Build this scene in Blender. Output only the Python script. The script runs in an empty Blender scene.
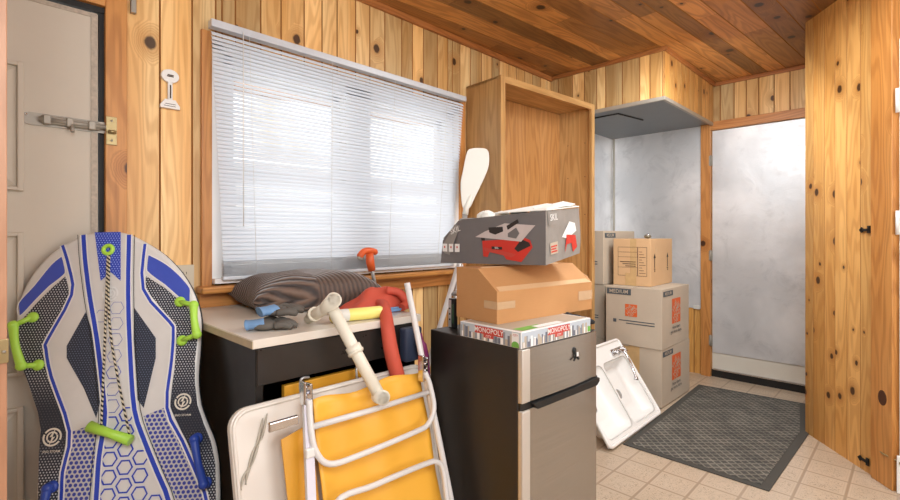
B= {'sled_outline_top': [(-0.138, -0.4895), (-0.1455, -0.4311), (-0.1581, -0.3274), (-0.1706, -0.2711), (-0.1996, -0.1986), (-0.2453, -0.1123), (-0.2735, -0.0487), (-0.2876, 0.0592), (-0.2811, 0.1255), (-0.2609, 0.1835), (-0.2261, 0.2378), (-0.1871, 0.273), (-0.1378, 0.305), (-0.0935, 0.3154), (-0.0444, 0.3176), (0.0064, 0.3089), (0.0666, 0.2776), (0.128, 0.236), (0.1809, 0.1827), (0.2176, 0.1317), (0.2448, 0.0782), (0.263, 0.019), (0.2698, -0.0642), (0.2713, -0.142), (0.2755, -0.1878), (0.2889, -0.2482), (0.3138, -0.3052), (0.3389, -0.3555), (0.3571, -0.4218), (0.3693, -0.5219)], 'sled_dots_l': [(-0.161, 0.1661), (-0.1389, 0.1009), (-0.1868, -0.0298), (-0.1863, -0.0663), (-0.163, -0.121), (-0.08, -0.3063), (-0.0818, -0.4134), (-0.0741, -0.4936), (-0.1301, -0.49), (-0.1483, -0.369), (-0.1548, -0.2998), (-0.1718, -0.2484), (-0.2146, -0.1603), (-0.2485, -0.0944), (-0.2707, -0.0336), (-0.2695, 0.0215), (-0.236, 0.0739), (-0.1959, 0.1275)], 'sled_dots_r': [(0.0806, 0.1635), (0.0844, 0.1203), (0.1779, 0.0113), (0.1933, -0.0178), (0.2005, -0.1395), (0.201, -0.2503), (0.2583, -0.3514), (0.3183, -0.4641), (0.3435, -0.5202), (0.3607, -0.5213), (0.3504, -0.4214), (0.3313, -0.3552), (0.3061, -0.3048), (0.2814, -0.2479), (0.2671, -0.1784), (0.2604, -0.1107), (0.2619, -0.0482), (0.2553, 0.0192), (0.2223, 0.0556), (0.144, 0.1228)], 'sled_blue_l': [(-0.1836, 0.2326), (-0.1641, 0.176), (-0.2028, 0.1341), (-0.2382, 0.0866), (-0.2728, 0.0402), (-0.2831, 0.0811), (-0.2495, 0.1347), (-0.2114, 0.2028)], 'sled_blue_r': [(0.0795, 0.2362), (0.0817, 0.1803), (0.1429, 0.1327), (0.2259, 0.0654), (0.2217, 0.1217), (0.1723, 0.176), (0.1278, 0.2103)], 'sled_dia_l': [(-0.0839, 0.0488), (-0.1227, -0.056), (-0.1168, -0.0926), (-0.0545, -0.184), (-0.0061, -0.273), (-0.0009, -0.2213), (-0.0297, -0.1014), (-0.0578, -0.0084)], 'sled_dia_r': [(0.0569, 0.062), (0.1353, -0.0384), (0.1427, -0.1008), (0.1256, -0.25), (0.1053, -0.2257), (0.0881, -0.1356), (0.0703, -0.0429)], 'sled_hexz_l': [(-0.0713, -0.3095), (-0.0026, -0.2874), (0.0071, -0.3912), (0.0094, -0.4989), (-0.058, -0.4946), (-0.0728, -0.4193)], 'sled_hexz_r': [(0.1285, -0.2733), (0.1893, -0.2498), (0.2437, -0.3507), (0.304, -0.4632), (0.3264, -0.5191), (0.2499, -0.5143), (0.1725, -0.378)], 'sled_topblue': [(-0.0961, 0.3123), (-0.016, 0.3141), (0.0063, 0.1477), (-0.0281, 0.178), (-0.0541, 0.1485)], 'sled_logo_l': [(-0.1186, -0.3211)], 'sled_logo_r': [(0.2386, -0.2357)], 'sled_logo_c': [(-0.018, 0.1055)], 'sled_ring': [(-0.0446, 0.2522)], 'sled_knobs_l': [(-0.2306, 0.0346), (-0.1899, -0.1112)], 'sled_bar_l': [(-0.2672, 0.0091), (-0.223, -0.113)], 'sled_knobs_r': [(0.1985, 0.0757), (0.2178, -0.0488)], 'sled_bar_r': [(0.2495, 0.0617), (0.268, -0.0324)], 'sled_bar_c': [(-0.0074, -0.2928), (0.1139, -0.3384)], 'sled_bblue_r': [(0.2924, -0.3446), (0.3304, -0.4703)], 'sled_bblue_l': [(-0.0937, -0.4555), (-0.0894, -0.5444)], 'sled_rope1': [(-0.0442, 0.2386), (-0.0108, -0.0096), (0.026, -0.2916)], 'sled_rope2': [(-0.0396, 0.2385), (0.0048, -0.0162), (0.11, -0.3297)], 'sled_s1': [(-0.1863, 0.2679), (-0.1545, 0.1924), (-0.1335, 0.104), (-0.1801, -0.0361), (-0.1797, -0.0635), (-0.1506, -0.148), (-0.0743, -0.3077), (-0.0755, -0.4191), (-0.0672, -0.494)], 'sled_s2': [(-0.1284, 0.3037), (-0.1115, 0.2221), (-0.0803, 0.1032), (-0.0372, -0.04), (0.006, -0.2099), (0.0191, -0.2827), (0.0184, -0.3863), (0.0273, -0.5)], 'sled_s3': [(0.0654, 0.2724), (0.0786, 0.1204), (0.1718, 0.0114), (0.186, -0.0176), (0.1911, -0.1085), (0.1935, -0.2518), (0.249, -0.3509), (0.3086, -0.4635), (0.3338, -0.5196)], 'sled_s4': [(0.0118, 0.3037), (0.0355, 0.1014), (0.0695, -0.1046), (0.1004, -0.2547), (0.1403, -0.3454), (0.1865, -0.4343), (0.2268, -0.5128)], 'ch_rail_r': [(1.0603, 1.254, 0.9978), (1.0754, 1.1835, 0.7153), (1.0886, 1.1341, 0.5168), (1.1001, 1.0803, 0.3012)], 'ch_rail_l': [(0.6423, 1.1884, 0.7349), (0.6289, 1.1529, 0.5924), (0.6186, 1.1237, 0.4752)], 'ch_barA': [(0.6454, 1.1564, 0.6476), (0.8409, 1.1551, 0.6425), (1.0855, 1.155, 0.6421)], 'ch_U': [(0.6408, 1.1639, 0.7194), (0.6364, 1.1455, 0.6453), (0.6432, 1.1315, 0.5893), (0.679, 1.1214, 0.5487), (0.7739, 1.1198, 0.5422), (0.9803, 1.1207, 0.546), (1.0376, 1.1228, 0.5543), (1.0736, 1.1327, 0.594), (1.0724, 1.1506, 0.666), (1.0599, 1.1615, 0.7095)], 'ch_U2': [(0.6283, 1.0953, 0.444), (0.6792, 1.097, 0.451), (0.8093, 1.0974, 0.4525), (1.0002, 1.0961, 0.4472), (1.0498, 1.0936, 0.4375), (1.0694, 1.0862, 0.4076), (1.066, 1.0646, 0.3209), (1.0602, 1.0544, 0.2799)], 'ch_fab': [(0.6724, 1.1938, 0.6988), (0.7741, 1.1962, 0.708), (0.9801, 1.1941, 0.6998), (1.0773, 1.1956, 0.7058), (1.0964, 1.147, 0.5109), (1.0869, 1.0946, 0.3009), (1.0794, 1.0734, 0.2158), (0.6518, 1.1159, 0.3862), (0.6571, 1.1456, 0.5051)], 'ch_fab2': [(0.5795, 1.2058, 0.6393), (0.5894, 1.2089, 0.6515), (0.648, 1.2101, 0.6566), (0.6153, 1.1437, 0.3902), (0.5577, 1.1494, 0.4131)], 'ch_hinge_l': [(0.6399, 1.1839, 0.7582), (0.6402, 1.1737, 0.7171)], 'ch_hinge_r': [(1.0658, 1.1829, 0.7542), (1.06, 1.1665, 0.6885)], 'ch_hinge_h': [(0.5393, 1.1833, 0.673), (0.6103, 1.1829, 0.6715), (0.6362, 1.1825, 0.67)], 'tb': [(0.475, 1.2769, 0.6676), (0.5065, 1.2854, 0.7016), (0.8297, 1.2821, 0.6882), (1.2028, 1.2797, 0.6787), (0.4708, 1.2329, 0.4911)], 'swirl': [(0.5617, 1.2757, 0.6625), (0.5425, 1.2631, 0.6121), (0.5265, 1.2568, 0.587), (0.5099, 1.2484, 0.5533), (0.4951, 1.2437, 0.5342), (0.4875, 1.2372, 0.5085), (0.5361, 1.2543, 0.5767)], 'saw_face': [(1.356, 1.0471), (1.3652, 1.1439), (1.289, 1.2194), (1.0647, 1.2325), (0.89, 1.2426), (0.8836, 1.0659)], 'saw_table': [(1.1842, 1.1562), (1.1405, 1.1761), (1.0501, 1.2053), (0.9223, 1.1962), (0.9794, 1.1403)], 'saw_fence': [(1.1212, 1.1913), (1.0574, 1.1935), (1.0552, 1.1767), (1.0907, 1.1648), (1.1173, 1.1728)], 'saw_guard': [(1.0407, 1.1962), (0.9932, 1.2188), (0.9883, 1.2071), (1.0356, 1.1813)], 'saw_shade': [(1.0356, 1.1695), (1.0002, 1.1898), (0.9863, 1.1693), (1.0002, 1.1507), (1.0356, 1.1564)], 'saw_body': [(1.1523, 1.142), (1.061, 1.1468), (0.9794, 1.1403), (0.9759, 1.1565), (0.9442, 1.1463), (0.9335, 1.1208), (0.9794, 1.0696), (1.0428, 1.0768), (1.061, 1.0989), (1.1173, 1.1037), (1.1265, 1.0826), (1.1468, 1.0845)], 'saw_dark': [(0.9794, 1.149), (0.9468, 1.1377), (0.9421, 1.1263), (0.9932, 1.1041), (1.0086, 1.1155)], 'saw_tag': [(1.1081, 1.1222), (1.061, 1.1205), (1.061, 1.1109), (1.1081, 1.1118)], 'saw_leg': [(1.1602, 1.1637), (1.1366, 1.1606), (1.1405, 1.1421), (1.1562, 1.1439)], 'saw_w1': [(1.3533, 1.1293), (1.3289, 1.1296), (1.3289, 1.0978), (1.3533, 1.0986)], 'saw_w2': [(1.319, 1.129), (1.296, 1.1293), (1.296, 1.0972), (1.319, 1.098)], 'saw_w3': [(1.2882, 1.1293), (1.2631, 1.1296), (1.2631, 1.0979), (1.2882, 1.0974)], 'saw_lid': [(1.3652, 1.1452), (1.2978, 1.2215), (1.2419, 1.2152), (1.3022, 1.1298)], 'saw_skil': [(1.3022, 1.1869)], 'sink': [(3.06, 1.492, 0.441), (3.147, 1.196, -0.006), (2.415, 1.178, -0.033)], 'faucet': [(2.795, 1.426, 0.434), (2.892, 1.394, 0.385), (2.934, 1.374, 0.355), (2.761, 1.389, 0.378), (2.798, 1.348, 0.317), (2.82, 1.313, 0.264), (2.834, 1.301, 0.245)], 'pad': [(2.101, 1.928, 1.665), (2.122, 1.907, 1.686), (2.156, 1.873, 1.689), (2.185, 1.843, 1.68), (2.194, 1.834, 1.641), (2.19, 1.838, 1.569), (2.164, 1.864, 1.479), (2.135, 1.894, 1.394), (2.112, 1.918, 1.328), (2.084, 1.945, 1.328), (2.076, 1.954, 1.401), (2.074, 1.956, 1.479), (2.084, 1.945, 1.557)]}
import bpy, bmesh, math, random
from mathutils import Vector, Matrix
random.seed(7)
SC = bpy.context.scene
COL = SC.collection
PI = math.pi
def R(d): return math.radians(d)

# ---------------------------------------------------------------- materials
class NT:
    def __init__(s, name):
        s.m = bpy.data.materials.new(name); s.m.use_nodes = True
        s.t = s.m.node_tree; s.b = s.t.nodes['Principled BSDF']; s.out = s.t.nodes['Material Output']
    def n(s, typ, **kw):
        nd = s.t.nodes.new(typ)
        for k, v in kw.items(): setattr(nd, k, v)
        return nd
    def put(s, sock, v):
        if hasattr(v, 'is_output') or isinstance(v, bpy.types.NodeSocket): s.t.links.new(v, sock)
        elif v is not None: sock.default_value = v
    def math(s, op, a, b=None, c=None, clamp=False):
        nd = s.n('ShaderNodeMath', operation=op); nd.use_clamp = clamp
        s.put(nd.inputs[0], a)
        if b is not None: s.put(nd.inputs[1], b)
        if c is not None: s.put(nd.inputs[2], c)
        return nd.outputs[0]
    def mix(s, f, a, b, mode='MIX'):
        nd = s.n('ShaderNodeMix', data_type='RGBA', blend_type=mode)
        s.put(nd.inputs[0], f)
        s.put(nd.inputs[6], a if not isinstance(a, tuple) else (*a[:3], 1))
        s.put(nd.inputs[7], b if not isinstance(b, tuple) else (*b[:3], 1))
        return nd.outputs[2]
    def noise(s, vec, scale, detail=3, rough=.5, dist=0):
        nd = s.n('ShaderNodeTexNoise'); s.put(nd.inputs['Vector'], vec)
        nd.inputs['Scale'].default_value = scale; nd.inputs['Detail'].default_value = detail
        nd.inputs['Roughness'].default_value = rough; nd.inputs['Distortion'].default_value = dist
        return nd.outputs[0]
    def ss(s, x, a, b, lo=0., hi=1.):
        nd = s.n('ShaderNodeMapRange', interpolation_type='SMOOTHSTEP'); s.put(nd.inputs[0], x)
        for i, v in enumerate((a, b, lo, hi)): s.put(nd.inputs[i + 1], v)
        return nd.outputs[0]
    def comb(s, x, y, z=0.):
        nd = s.n('ShaderNodeCombineXYZ'); s.put(nd.inputs[0], x); s.put(nd.inputs[1], y); s.put(nd.inputs[2], z)
        return nd.outputs[0]
    def sep(s, v):
        nd = s.n('ShaderNodeSeparateXYZ'); s.put(nd.inputs[0], v); return nd.outputs
    def obj(s): return s.n('ShaderNodeTexCoord').outputs['Object']
    def uv(s): return s.n('ShaderNodeTexCoord').outputs['UV']
    def bump(s, h, strength=.3, dist=.002):
        nd = s.n('ShaderNodeBump'); nd.inputs['Strength'].default_value = strength
        nd.inputs['Distance'].default_value = dist; s.put(nd.inputs['Height'], h)
        s.put(s.b.inputs['Normal'], nd.outputs[0])
    def base(s, c): s.put(s.b.inputs['Base Color'], c if not isinstance(c, tuple) else (*c[:3], 1))
    def set(s, **kw):
        for k, v in kw.items(): s.put(s.b.inputs[k.replace('_', ' ')], v)

def srgb(h):
    h = h.lstrip('#'); o = []
    for i in (0, 2, 4):
        c = int(h[i:i + 2], 16) / 255
        o.append(c / 12.92 if c <= .04045 else ((c + .055) / 1.055) ** 2.4)
    return tuple(o)

def plain(name, hexc, rough=.5, metal=0., var=.12, scale=25, bump=.08, spec=.5, sub=0, alpha=None, trans=0):
    m = NT(name); c = srgb(hexc)
    f = m.noise(m.obj(), scale, 4, .6)
    m.base(m.mix(f, tuple(x * (1 - var) for x in c), tuple(min(1, x * (1 + var)) for x in c)))
    m.set(Roughness=m.ss(f, 0, 1, max(0, rough - .06), min(1, rough + .06)), Metallic=metal)
    m.b.inputs['Specular IOR Level'].default_value = spec
    if bump: m.bump(f, bump, .003)
    if trans: m.b.inputs['Transmission Weight'].default_value = trans
    return m.m

def wood(name, ca, cb, cd, knots=.5, tint=.25, ringf=30, rough=.42, kscale=4.2, knotc='#2e1408'):
    m = NT(name); uv = m.sep(m.uv())
    at = m.n('ShaderNodeAttribute'); at.attribute_name = 'rnd'; rn = m.sep(at.outputs['Vector'])
    u = m.math('ADD', uv[0], m.math('MULTIPLY', rn[0], 13.0)); v = m.math('ADD', uv[1], m.math('MULTIPLY', rn[1], 17.0))
    vor = m.n('ShaderNodeTexVoronoi', voronoi_dimensions='2D'); m.put(vor.inputs['Vector'], m.comb(u, m.math('MULTIPLY', v, .8)))
    vor.inputs['Scale'].default_value = kscale; vor.inputs['Randomness'].default_value = .95
    vc = m.sep(vor.outputs['Color']); dist = vor.outputs['Distance']
    wob = m.math('MULTIPLY', m.math('SUBTRACT', m.noise(m.comb(u, v), 60, 2), .5), .03)
    dist = m.math('ADD', dist, wob)
    mask = m.math('GREATER_THAN', vc[0], 1 - knots)
    rad = m.ss(vc[1], 0, 1, .03, .09)
    k = m.math('MULTIPLY', m.ss(m.math('DIVIDE', dist, rad), .7, 1.15, 1, 0), mask)
    halo = m.math('MULTIPLY', m.ss(m.math('DIVIDE', dist, rad), .9, 3.4, 1, 0), mask)
    warp = m.math('MULTIPLY', halo, .35)
    g1 = m.noise(m.comb(m.math('MULTIPLY', u, 95.), m.math('MULTIPLY', v, 3.)), 1, 4, .6)
    low = m.noise(m.comb(m.math('MULTIPLY', u, 7.), m.math('MULTIPLY', v, .75), rn[2]), 1, 2, .5)
    ring = m.math('SINE', m.math('MULTIPLY', m.math('ADD', low, warp), ringf * 3.))
    ring = m.ss(ring, -.6, 1., 0, 1)
    col = m.mix(m.ss(low, .25, .75), srgb(ca), srgb(cb))
    col = m.mix(m.math('MULTIPLY', ring, .34), col, srgb(cd))
    col = m.mix(m.math('MULTIPLY', m.ss(g1, .45, .8), .4), col, srgb(cd))
    br = m.ss(rn[2], 0, 1, 1 - tint, 1 + tint * .55)
    nd = m.n('ShaderNodeVectorMath', operation='SCALE'); m.put(nd.inputs[0], col); m.put(nd.inputs['Scale'], br); col = nd.outputs[0]
    redd = m.math('MULTIPLY', m.ss(rn[0], .5, 1.), .3)
    col = m.mix(redd, col, m.mix(1., col, (1.0, .88, .74), 'MULTIPLY'))
    col = m.mix(m.math('MULTIPLY', halo, .5), col, srgb(cd))
    col = m.mix(m.math('MULTIPLY', k, .92), col, srgb(knotc))
    m.base(col); m.set(Roughness=rough)
    m.bump(m.math('ADD', m.math('MULTIPLY', g1, .4), m.math('MULTIPLY', k, -.6)), .22, .002)
    return m.m

M = {}
M['pine'] = wood('pine_wall', '#dcaa66', '#f2d298', '#b27a3c', .55, .4)
M['pine_or'] = wood('pine_orange', '#d09850', '#e2b26c', '#a86a2c', .8, .3, kscale=4.8)
M['ceil'] = wood('ceiling_pine', '#b0763a', '#cc9050', '#6a3a14', .6, .5, kscale=3.6, knotc='#160a05')
M['trimwood'] = wood('trim_pine', '#c98748', '#d89a58', '#94541f', .2, .2)
M['casing'] = wood('orange_casing', '#cc8a44', '#dc9e58', '#94541c', .15, .12)
M['crown'] = wood('crown_molding', '#a86a38', '#b87a44', '#7c441c', .0, .1)
M['oak'] = wood('oak_veneer', '#bd9058', '#cba26a', '#8c5e30', .0, .06, ringf=22, rough=.36)
M['oak_in'] = wood('oak_dark', '#b07c44', '#bf8d56', '#845226', .0, .06, ringf=22)
M['jamb'] = wood('pink_jamb', '#b98868', '#c49676', '#a07254', .0, .05)
M['groove'] = plain('board_groove', '#a06c34', .7)
M['lightblock'] = plain('light_block_backing', '#7a4c26', .8)  # solid backing added behind the boards to block light

def foil():
    m = NT('galvanized_foil'); o = m.obj()
    a = m.noise(o, 1.6, 4, .5, .3); b = m.noise(o, 26, 3, .6, .5); c = m.noise(o, 5, 4, .75, .6)
    col = m.mix(m.ss(a, .35, .68), srgb('#d2d4d6'), srgb('#f6f7f8'))
    col = m.mix(m.math('MULTIPLY', m.ss(c, .5, .75), .35), col, srgb('#a4a7aa'))
    m.base(col); m.set(Metallic=.45, Roughness=m.ss(b, .2, .8, .34, .5))
    m.bump(m.math('ADD', m.math('MULTIPLY', a, 1.), m.math('MULTIPLY', c, .35)), .22, .02)
    return m.m
M['foil'] = foil()
M['knot'] = plain('knot_brown', '#4a2810', .6, 0, .3, 60)
M['hoodmetal'] = plain('hood_metal', '#8c9092', .5, .7, .2, 6)
M['lip'] = plain('metal_lip', '#b4aea2', .45, .5)
M['black'] = plain('black_strip', '#151412', .6)
M['doorcream'] = plain('cream_panel', '#d8d3c6', .55, 0, .05, 8)
M['olddoor'] = plain('old_white_door', '#cfc6b6', .6, 0, .07, 4, .15)
M['whitepaint'] = plain('white_paint', '#e2dfd8', .5, 0, .04, 8)
M['doortrim'] = plain('worn_strip', '#b8ac9c', .7, 0, .5, 60)
M['sash'] = plain('white_sash', '#f0efec', .45, 0, .02)
M['steelgrey'] = plain('bolt_grey', '#a09a8e', .45, .3)
M['brass'] = plain('dull_brass', '#a6946a', .4, .7)
M['chrome'] = plain('chrome', '#d8d8da', .18, 1., .05)
M['whiteplastic'] = plain('white_plastic', '#e9e7e2', .4, 0, .03)
M['switchp'] = plain('almond_plastic', '#c9bda6', .5, 0, .03)

def floor_m():
    m = NT('vinyl_tile'); o = m.sep(m.obj()); T = .168
    x = m.math('DIVIDE', m.math('SUBTRACT', o[0], .05), T); y = m.math('DIVIDE', m.math('SUBTRACT', o[1], .06), T)
    def edge(t):
        f = m.math('FRACT', t); d = m.math('MINIMUM', f, m.math('SUBTRACT', 1., f)); return m.ss(d, .018, .05, 1, 0), d
    ex, dx = edge(x); ey, dy = edge(y); g = m.math('MAXIMUM', ex, ey)
    dmin = m.math('MINIMUM', dx, dy)
    n1 = m.noise(m.obj(), 90, 3, .6, 2.5); n2 = m.noise(m.obj(), 5, 3); n3 = m.noise(m.obj(), 24, 2, .5, 3.)
    col = m.mix(n2, srgb('#b8a48c'), srgb('#cfbda6'))
    sp = m.math('MULTIPLY', m.ss(m.math('ABSOLUTE', m.math('SUBTRACT', n3, .5)), .0, .022, 1, 0), m.ss(dmin, .1, .14))
    col = m.mix(m.math('MULTIPLY', sp, .85), col, srgb('#6d5a46'))
    col = m.mix(m.math('MULTIPLY', m.ss(n1, .55, .7), .3), col, srgb('#9a866f'))
    line2 = m.math('MULTIPLY', m.ss(m.math('ABSOLUTE', m.math('SUBTRACT', dmin, .085)), .0, .02, 1, 0), .35)
    col = m.mix(line2, col, srgb('#a8937c'))
    col = m.mix(m.math('MULTIPLY', g, .62), col, srgb('#8a735c'))
    m.base(col); m.set(Roughness=.35); m.bump(m.math('SUBTRACT', 1., g), .15, .002); return m.m
M['floor'] = floor_m()

def mat_m():
    m = NT('rubber_mat'); o = m.sep(m.obj()); P = .050
    a = m.math('FRACT', m.math('DIVIDE', m.math('ADD', o[0], o[1]), P))
    b = m.math('FRACT', m.math('DIVIDE', m.math('SUBTRACT', o[0], o[1]), P))
    da = m.ss(m.math('ABSOLUTE', m.math('SUBTRACT', a, .5)), .06, .17, 1, 0)
    db = m.ss(m.math('ABSOLUTE', m.math('SUBTRACT', b, .5)), .06, .17, 1, 0)
    l = m.math('MAXIMUM', da, db)
    n = m.noise(m.obj(), 7, 5, .7); n2 = m.noise(m.obj(), 160, 2, .6)
    col = m.mix(m.ss(n, .35, .7), srgb('#3a3a37'), srgb('#55534d'))
    col = m.mix(m.math('MULTIPLY', l, m.ss(n, .3, .7, .2, .6)), col, srgb('#a39e90'))
    col = m.mix(m.math('MULTIPLY', m.ss(n2, .66, .74), .6), col, srgb('#a8a294'))
    m.base(col); m.set(Roughness=.75); m.bump(l, .5, .004); return m.m
M['mat'] = mat_m()
M['matedge'] = plain('rubber_border', '#45443f', .7, 0, .25, 50)

def steel():
    m = NT('stainless'); o = m.sep(m.obj())
    f = m.noise(m.comb(m.math('MULTIPLY', o[0], 3.), m.math('MULTIPLY', o[1], 3.), m.math('MULTIPLY', o[2], 300.)), 1, 3)
    m.base(m.mix(f, srgb('#a09c96'), srgb('#bab6b0'))); m.set(Metallic=.92, Roughness=.27)
    return m.m
M['steel'] = steel()
M['steellight'] = plain('steel_edge', '#cfc8be', .4, .5, .04)
M['fridgeblack'] = plain('fridge_black', '#27221e', .42, 0, .25, 6, .1)
M['deskblack'] = plain('desk_black', '#1c1917', .35, 0, .35, 14, .1)
M['deskdrawer'] = plain('drawer_black', '#2c2825', .3, 0, .3, 14, .1)
M['laminate'] = plain('laminate', '#ddd4c6', .35, 0, .05, 6)
M['lamedge'] = plain('laminate_edge', '#bfae90', .5, 0, .2, 30)

def fibre(name, c1, c2):
    m = NT(name); o = m.obj(); n = m.noise(o, 6, 4); s = m.sep(o)
    f = m.noise(m.comb(m.math('MULTIPLY', s[0], 40.), m.math('MULTIPLY', s[1], 40.), m.math('MULTIPLY', s[2], 400.)), 1, 2)
    m.base(m.mix(m.math('ADD', m.math('MULTIPLY', n, .7), m.math('MULTIPLY', f, .3)), srgb(c1), srgb(c2))); m.set(Roughness=.75)
    m.bump(n, .1, .004); return m.m
M['card'] = fibre('kraft_card', '#b07d4c', '#c89662')
M['cardgrey'] = fibre('grey_card', '#b3a592', '#c8baa6')
M['cardtan'] = fibre('tan_card', '#caa276', '#d8b58a')
M['tape'] = plain('clear_tape', '#c4a27c', .15, 0, .1)
M['tapegloss'] = plain('paper_tape', '#c9a878', .2, 0, .15)
M['hdorange'] = plain('print_orange', '#d9622a', .6, 0, .06)
M['printblue'] = plain('print_slate', '#4d565c', .7, 0, .06)
M['printbore'] = plain('print_and_bore_shade', '#4a3a2c', .8)  # dark print, also the painted shade inside pipe ends
M['printblack'] = plain('print_black', '#1c1815', .7)
M['printwhite'] = plain('print_white', '#eceae6', .6, 0, .02)
M['cardlight'] = plain('print_card', '#bcae9a', .7, 0, .05)
M['sawgrey'] = plain('saw_box_grey', '#6d6a6a', .45, 0, .18, 10, .3)
M['sawgreyL'] = plain('saw_box_side', '#8f8a84', .45, 0, .25, 20, .4)
M['sawred'] = plain('print_red', '#c8352a', .5, 0, .1)
M['sawtable'] = plain('print_table', '#c6bab6', .5)
M['sawdark'] = plain('print_saw_dark', '#2b2626', .5)  # dark print of the saw's leg, tag, fence and guard
M['foam'] = plain('white_foam', '#ecebe4', .8, 0, .03)
M['mono_sky'] = plain('print_pale', '#b9c2ca', .4, 0, .08)
M['mono_a'] = plain('print_bldg_a', '#8b8f96', .5); M['mono_b'] = plain('print_bldg_b', '#b5a896', .5); M['mono_c'] = plain('print_bldg_c', '#6a6f7c', .5)
M['mono_red'] = plain('print_banner', '#c2453a', .5); M['mono_green'] = plain('print_green', '#6fae4c', .5)
M['pvc'] = plain('pvc', '#e6dfcd', .35, 0, .04)
M['yellow'] = plain('yellow_vinyl', '#efb23e', .42, 0, .06, 5, .25)
M['yelstrip'] = plain('yellow_dark', '#d89a2c', .42, 0, .06, 5, .2)
M['tube'] = plain('white_tube', '#dcd8d4', .35, 0, .04)
M['strapm'] = plain('white_strap', '#dcd8e2', .6, 0, .04)
M['tabletop'] = plain('table_white', '#e2dacf', .38, 0, .03, 3)
M['swirl'] = plain('grey_stain', '#b0a898', .5, 0, .3)
M['redcloth'] = plain('red_fabric', '#c4513c', .7, 0, .12, 12, .5)
M['yeltube'] = plain('yellow_wrap', '#ece07c', .35, 0, .06)
M['orangeh'] = plain('orange_plastic', '#e0602a', .4)
M['glove_b'] = plain('glove_blue', '#6f93ba', .8, 0, .15, 60, .4)
M['glove_g'] = plain('glove_grey', '#5c5750', .7, 0, .2, 40, .4)
M['navyitem'] = plain('navy_item', '#333d52', .4)
M['purple'] = plain('purple_item', '#7c2c5c', .5)
M['paper'] = plain('paper', '#d8d6cc', .6)
M['device'] = plain('device_black', '#1a1b1c', .3)
M['blackcloth'] = plain('black_cloth', '#17171a', .7, 0, .3, 60, .4)
M['paddle'] = plain('paddle_white', '#e4e1d6', .4, 0, .04, 5)
M['sinkw'] = plain('sink_white', '#ecebe7', .22, 0, .02)
M['rubber'] = plain('rubber_black', '#121212', .5)
M['alum'] = plain('aluminium', '#c9c9c8', .35, .6)
M['rock'] = plain('grey_stone', '#85806f', .35, .3)
M['stain'] = plain('floor_stain', '#6b5a48', .7)

def pillow_m():
    m = NT('brown_ribbed'); o = m.sep(m.obj()); n = m.noise(m.obj(), 9, 3)
    w = m.math('SINE', m.math('ADD', m.math('MULTIPLY', m.math('ADD', o[1], m.math('MULTIPLY', o[0], .12)), 330.), m.math('MULTIPLY', n, 5.)))
    left = m.ss(o[0], -.04, -.01, 1, 0)
    w2 = m.math('SINE', m.math('MULTIPLY', m.math('ADD', m.math('MULTIPLY', o[0], .8), m.math('MULTIPLY', o[1], .3)), 420.))
    w = m.math('ADD', m.math('MULTIPLY', w, left), m.math('MULTIPLY', m.math('MULTIPLY', w2, .35), m.math('SUBTRACT', 1., left)))
    m.base(m.mix(m.ss(w, -1, 1), srgb('#2a1e18'), srgb('#6a5344'))); m.set(Roughness=.6)
    m.b.inputs['Sheen Weight'].default_value = .3
    m.bump(w, .8, .005); return m.m
M['pillow'] = pillow_m()

def dots(name, bg, fg, sx, r, noisy=0):
    m = NT(name); o = m.sep(m.obj())
    u = m.math('DIVIDE', o[0], sx); v = m.math('DIVIDE', o[1], sx * .87)
    off = m.math('MULTIPLY', m.math('FLOOR', m.math('FRACT', m.math('MULTIPLY', m.math('FLOOR', v), .5)),), 1.)
    sh = m.math('MULTIPLY', m.math('FRACT', m.math('MULTIPLY', m.math('FLOOR', v), .5)), 1.)
    fu = m.math('SUBTRACT', m.math('FRACT', m.math('ADD', u, sh)), .5); fv = m.math('SUBTRACT', m.math('FRACT', v), .5)
    d = m.math('SQRT', m.math('ADD', m.math('MULTIPLY', fu, fu), m.math('MULTIPLY', m.math('MULTIPLY', fv, fv), .76)))
    f = m.ss(d, r - .07, r + .07, 1, 0)
    if noisy:
        f = m.math('MULTIPLY', f, m.ss(m.math('ABSOLUTE', m.math('ADD', o[1], .28)), .03, .16, .08, 1))
    m.base(m.mix(f, srgb(bg), srgb(fg))); m.set(Roughness=.38); m.bump(m.noise(m.obj(), 30, 3), .15, .003); return m.m
M['sl_base'] = plain('sled_silver', '#dedcd8', .34, .1, .06, 18, .25)
M['sl_white'] = plain('sled_white', '#e8e7e4', .4, 0, .03)
M['sl_blue'] = plain('sled_blue', '#2b46b8', .38, 0, .1, 20)
M['sl_blue2'] = plain('sled_blue_light', '#4257bd', .38, 0, .25, 8)
M['sl_navy'] = dots('sled_navy_dots', '#262b38', '#c8ccd2', .0085, .24, 1)
M['sl_dark'] = dots('sled_dark_dots', '#2a3140', '#68728a', .008, .2)
M['sl_hexz'] = dots('sled_blue_dots', '#c2c0be', '#3440a0', .014, .36)
M['sl_top'] = dots('sled_top_dots', '#2b46b8', '#9fb0ea', .0085, .22)
M['sl_edge'] = plain('sled_foam', '#23262c', .6, 0, .2, 80)
M['lime'] = plain('lime_rubber', '#aee04e', .42, 0, .06)
M['blueh'] = plain('blue_rubber', '#2c4aa8', .42, 0, .06)
M['logo_w'] = plain('logo_cream', '#e4dfd0', .5, 0, .03)
def rope_m():
    m = NT('rope'); o = m.sep(m.obj())
    w = m.math('SINE', m.math('ADD', m.math('MULTIPLY', o[1], 520.), m.math('MULTIPLY', o[0], 420.)))
    m.base(m.mix(m.ss(w, -.3, .3), srgb('#1d1b1a'), srgb('#cfc4aa'))); m.set(Roughness=.8); return m.m
M['rope'] = rope_m()

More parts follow.
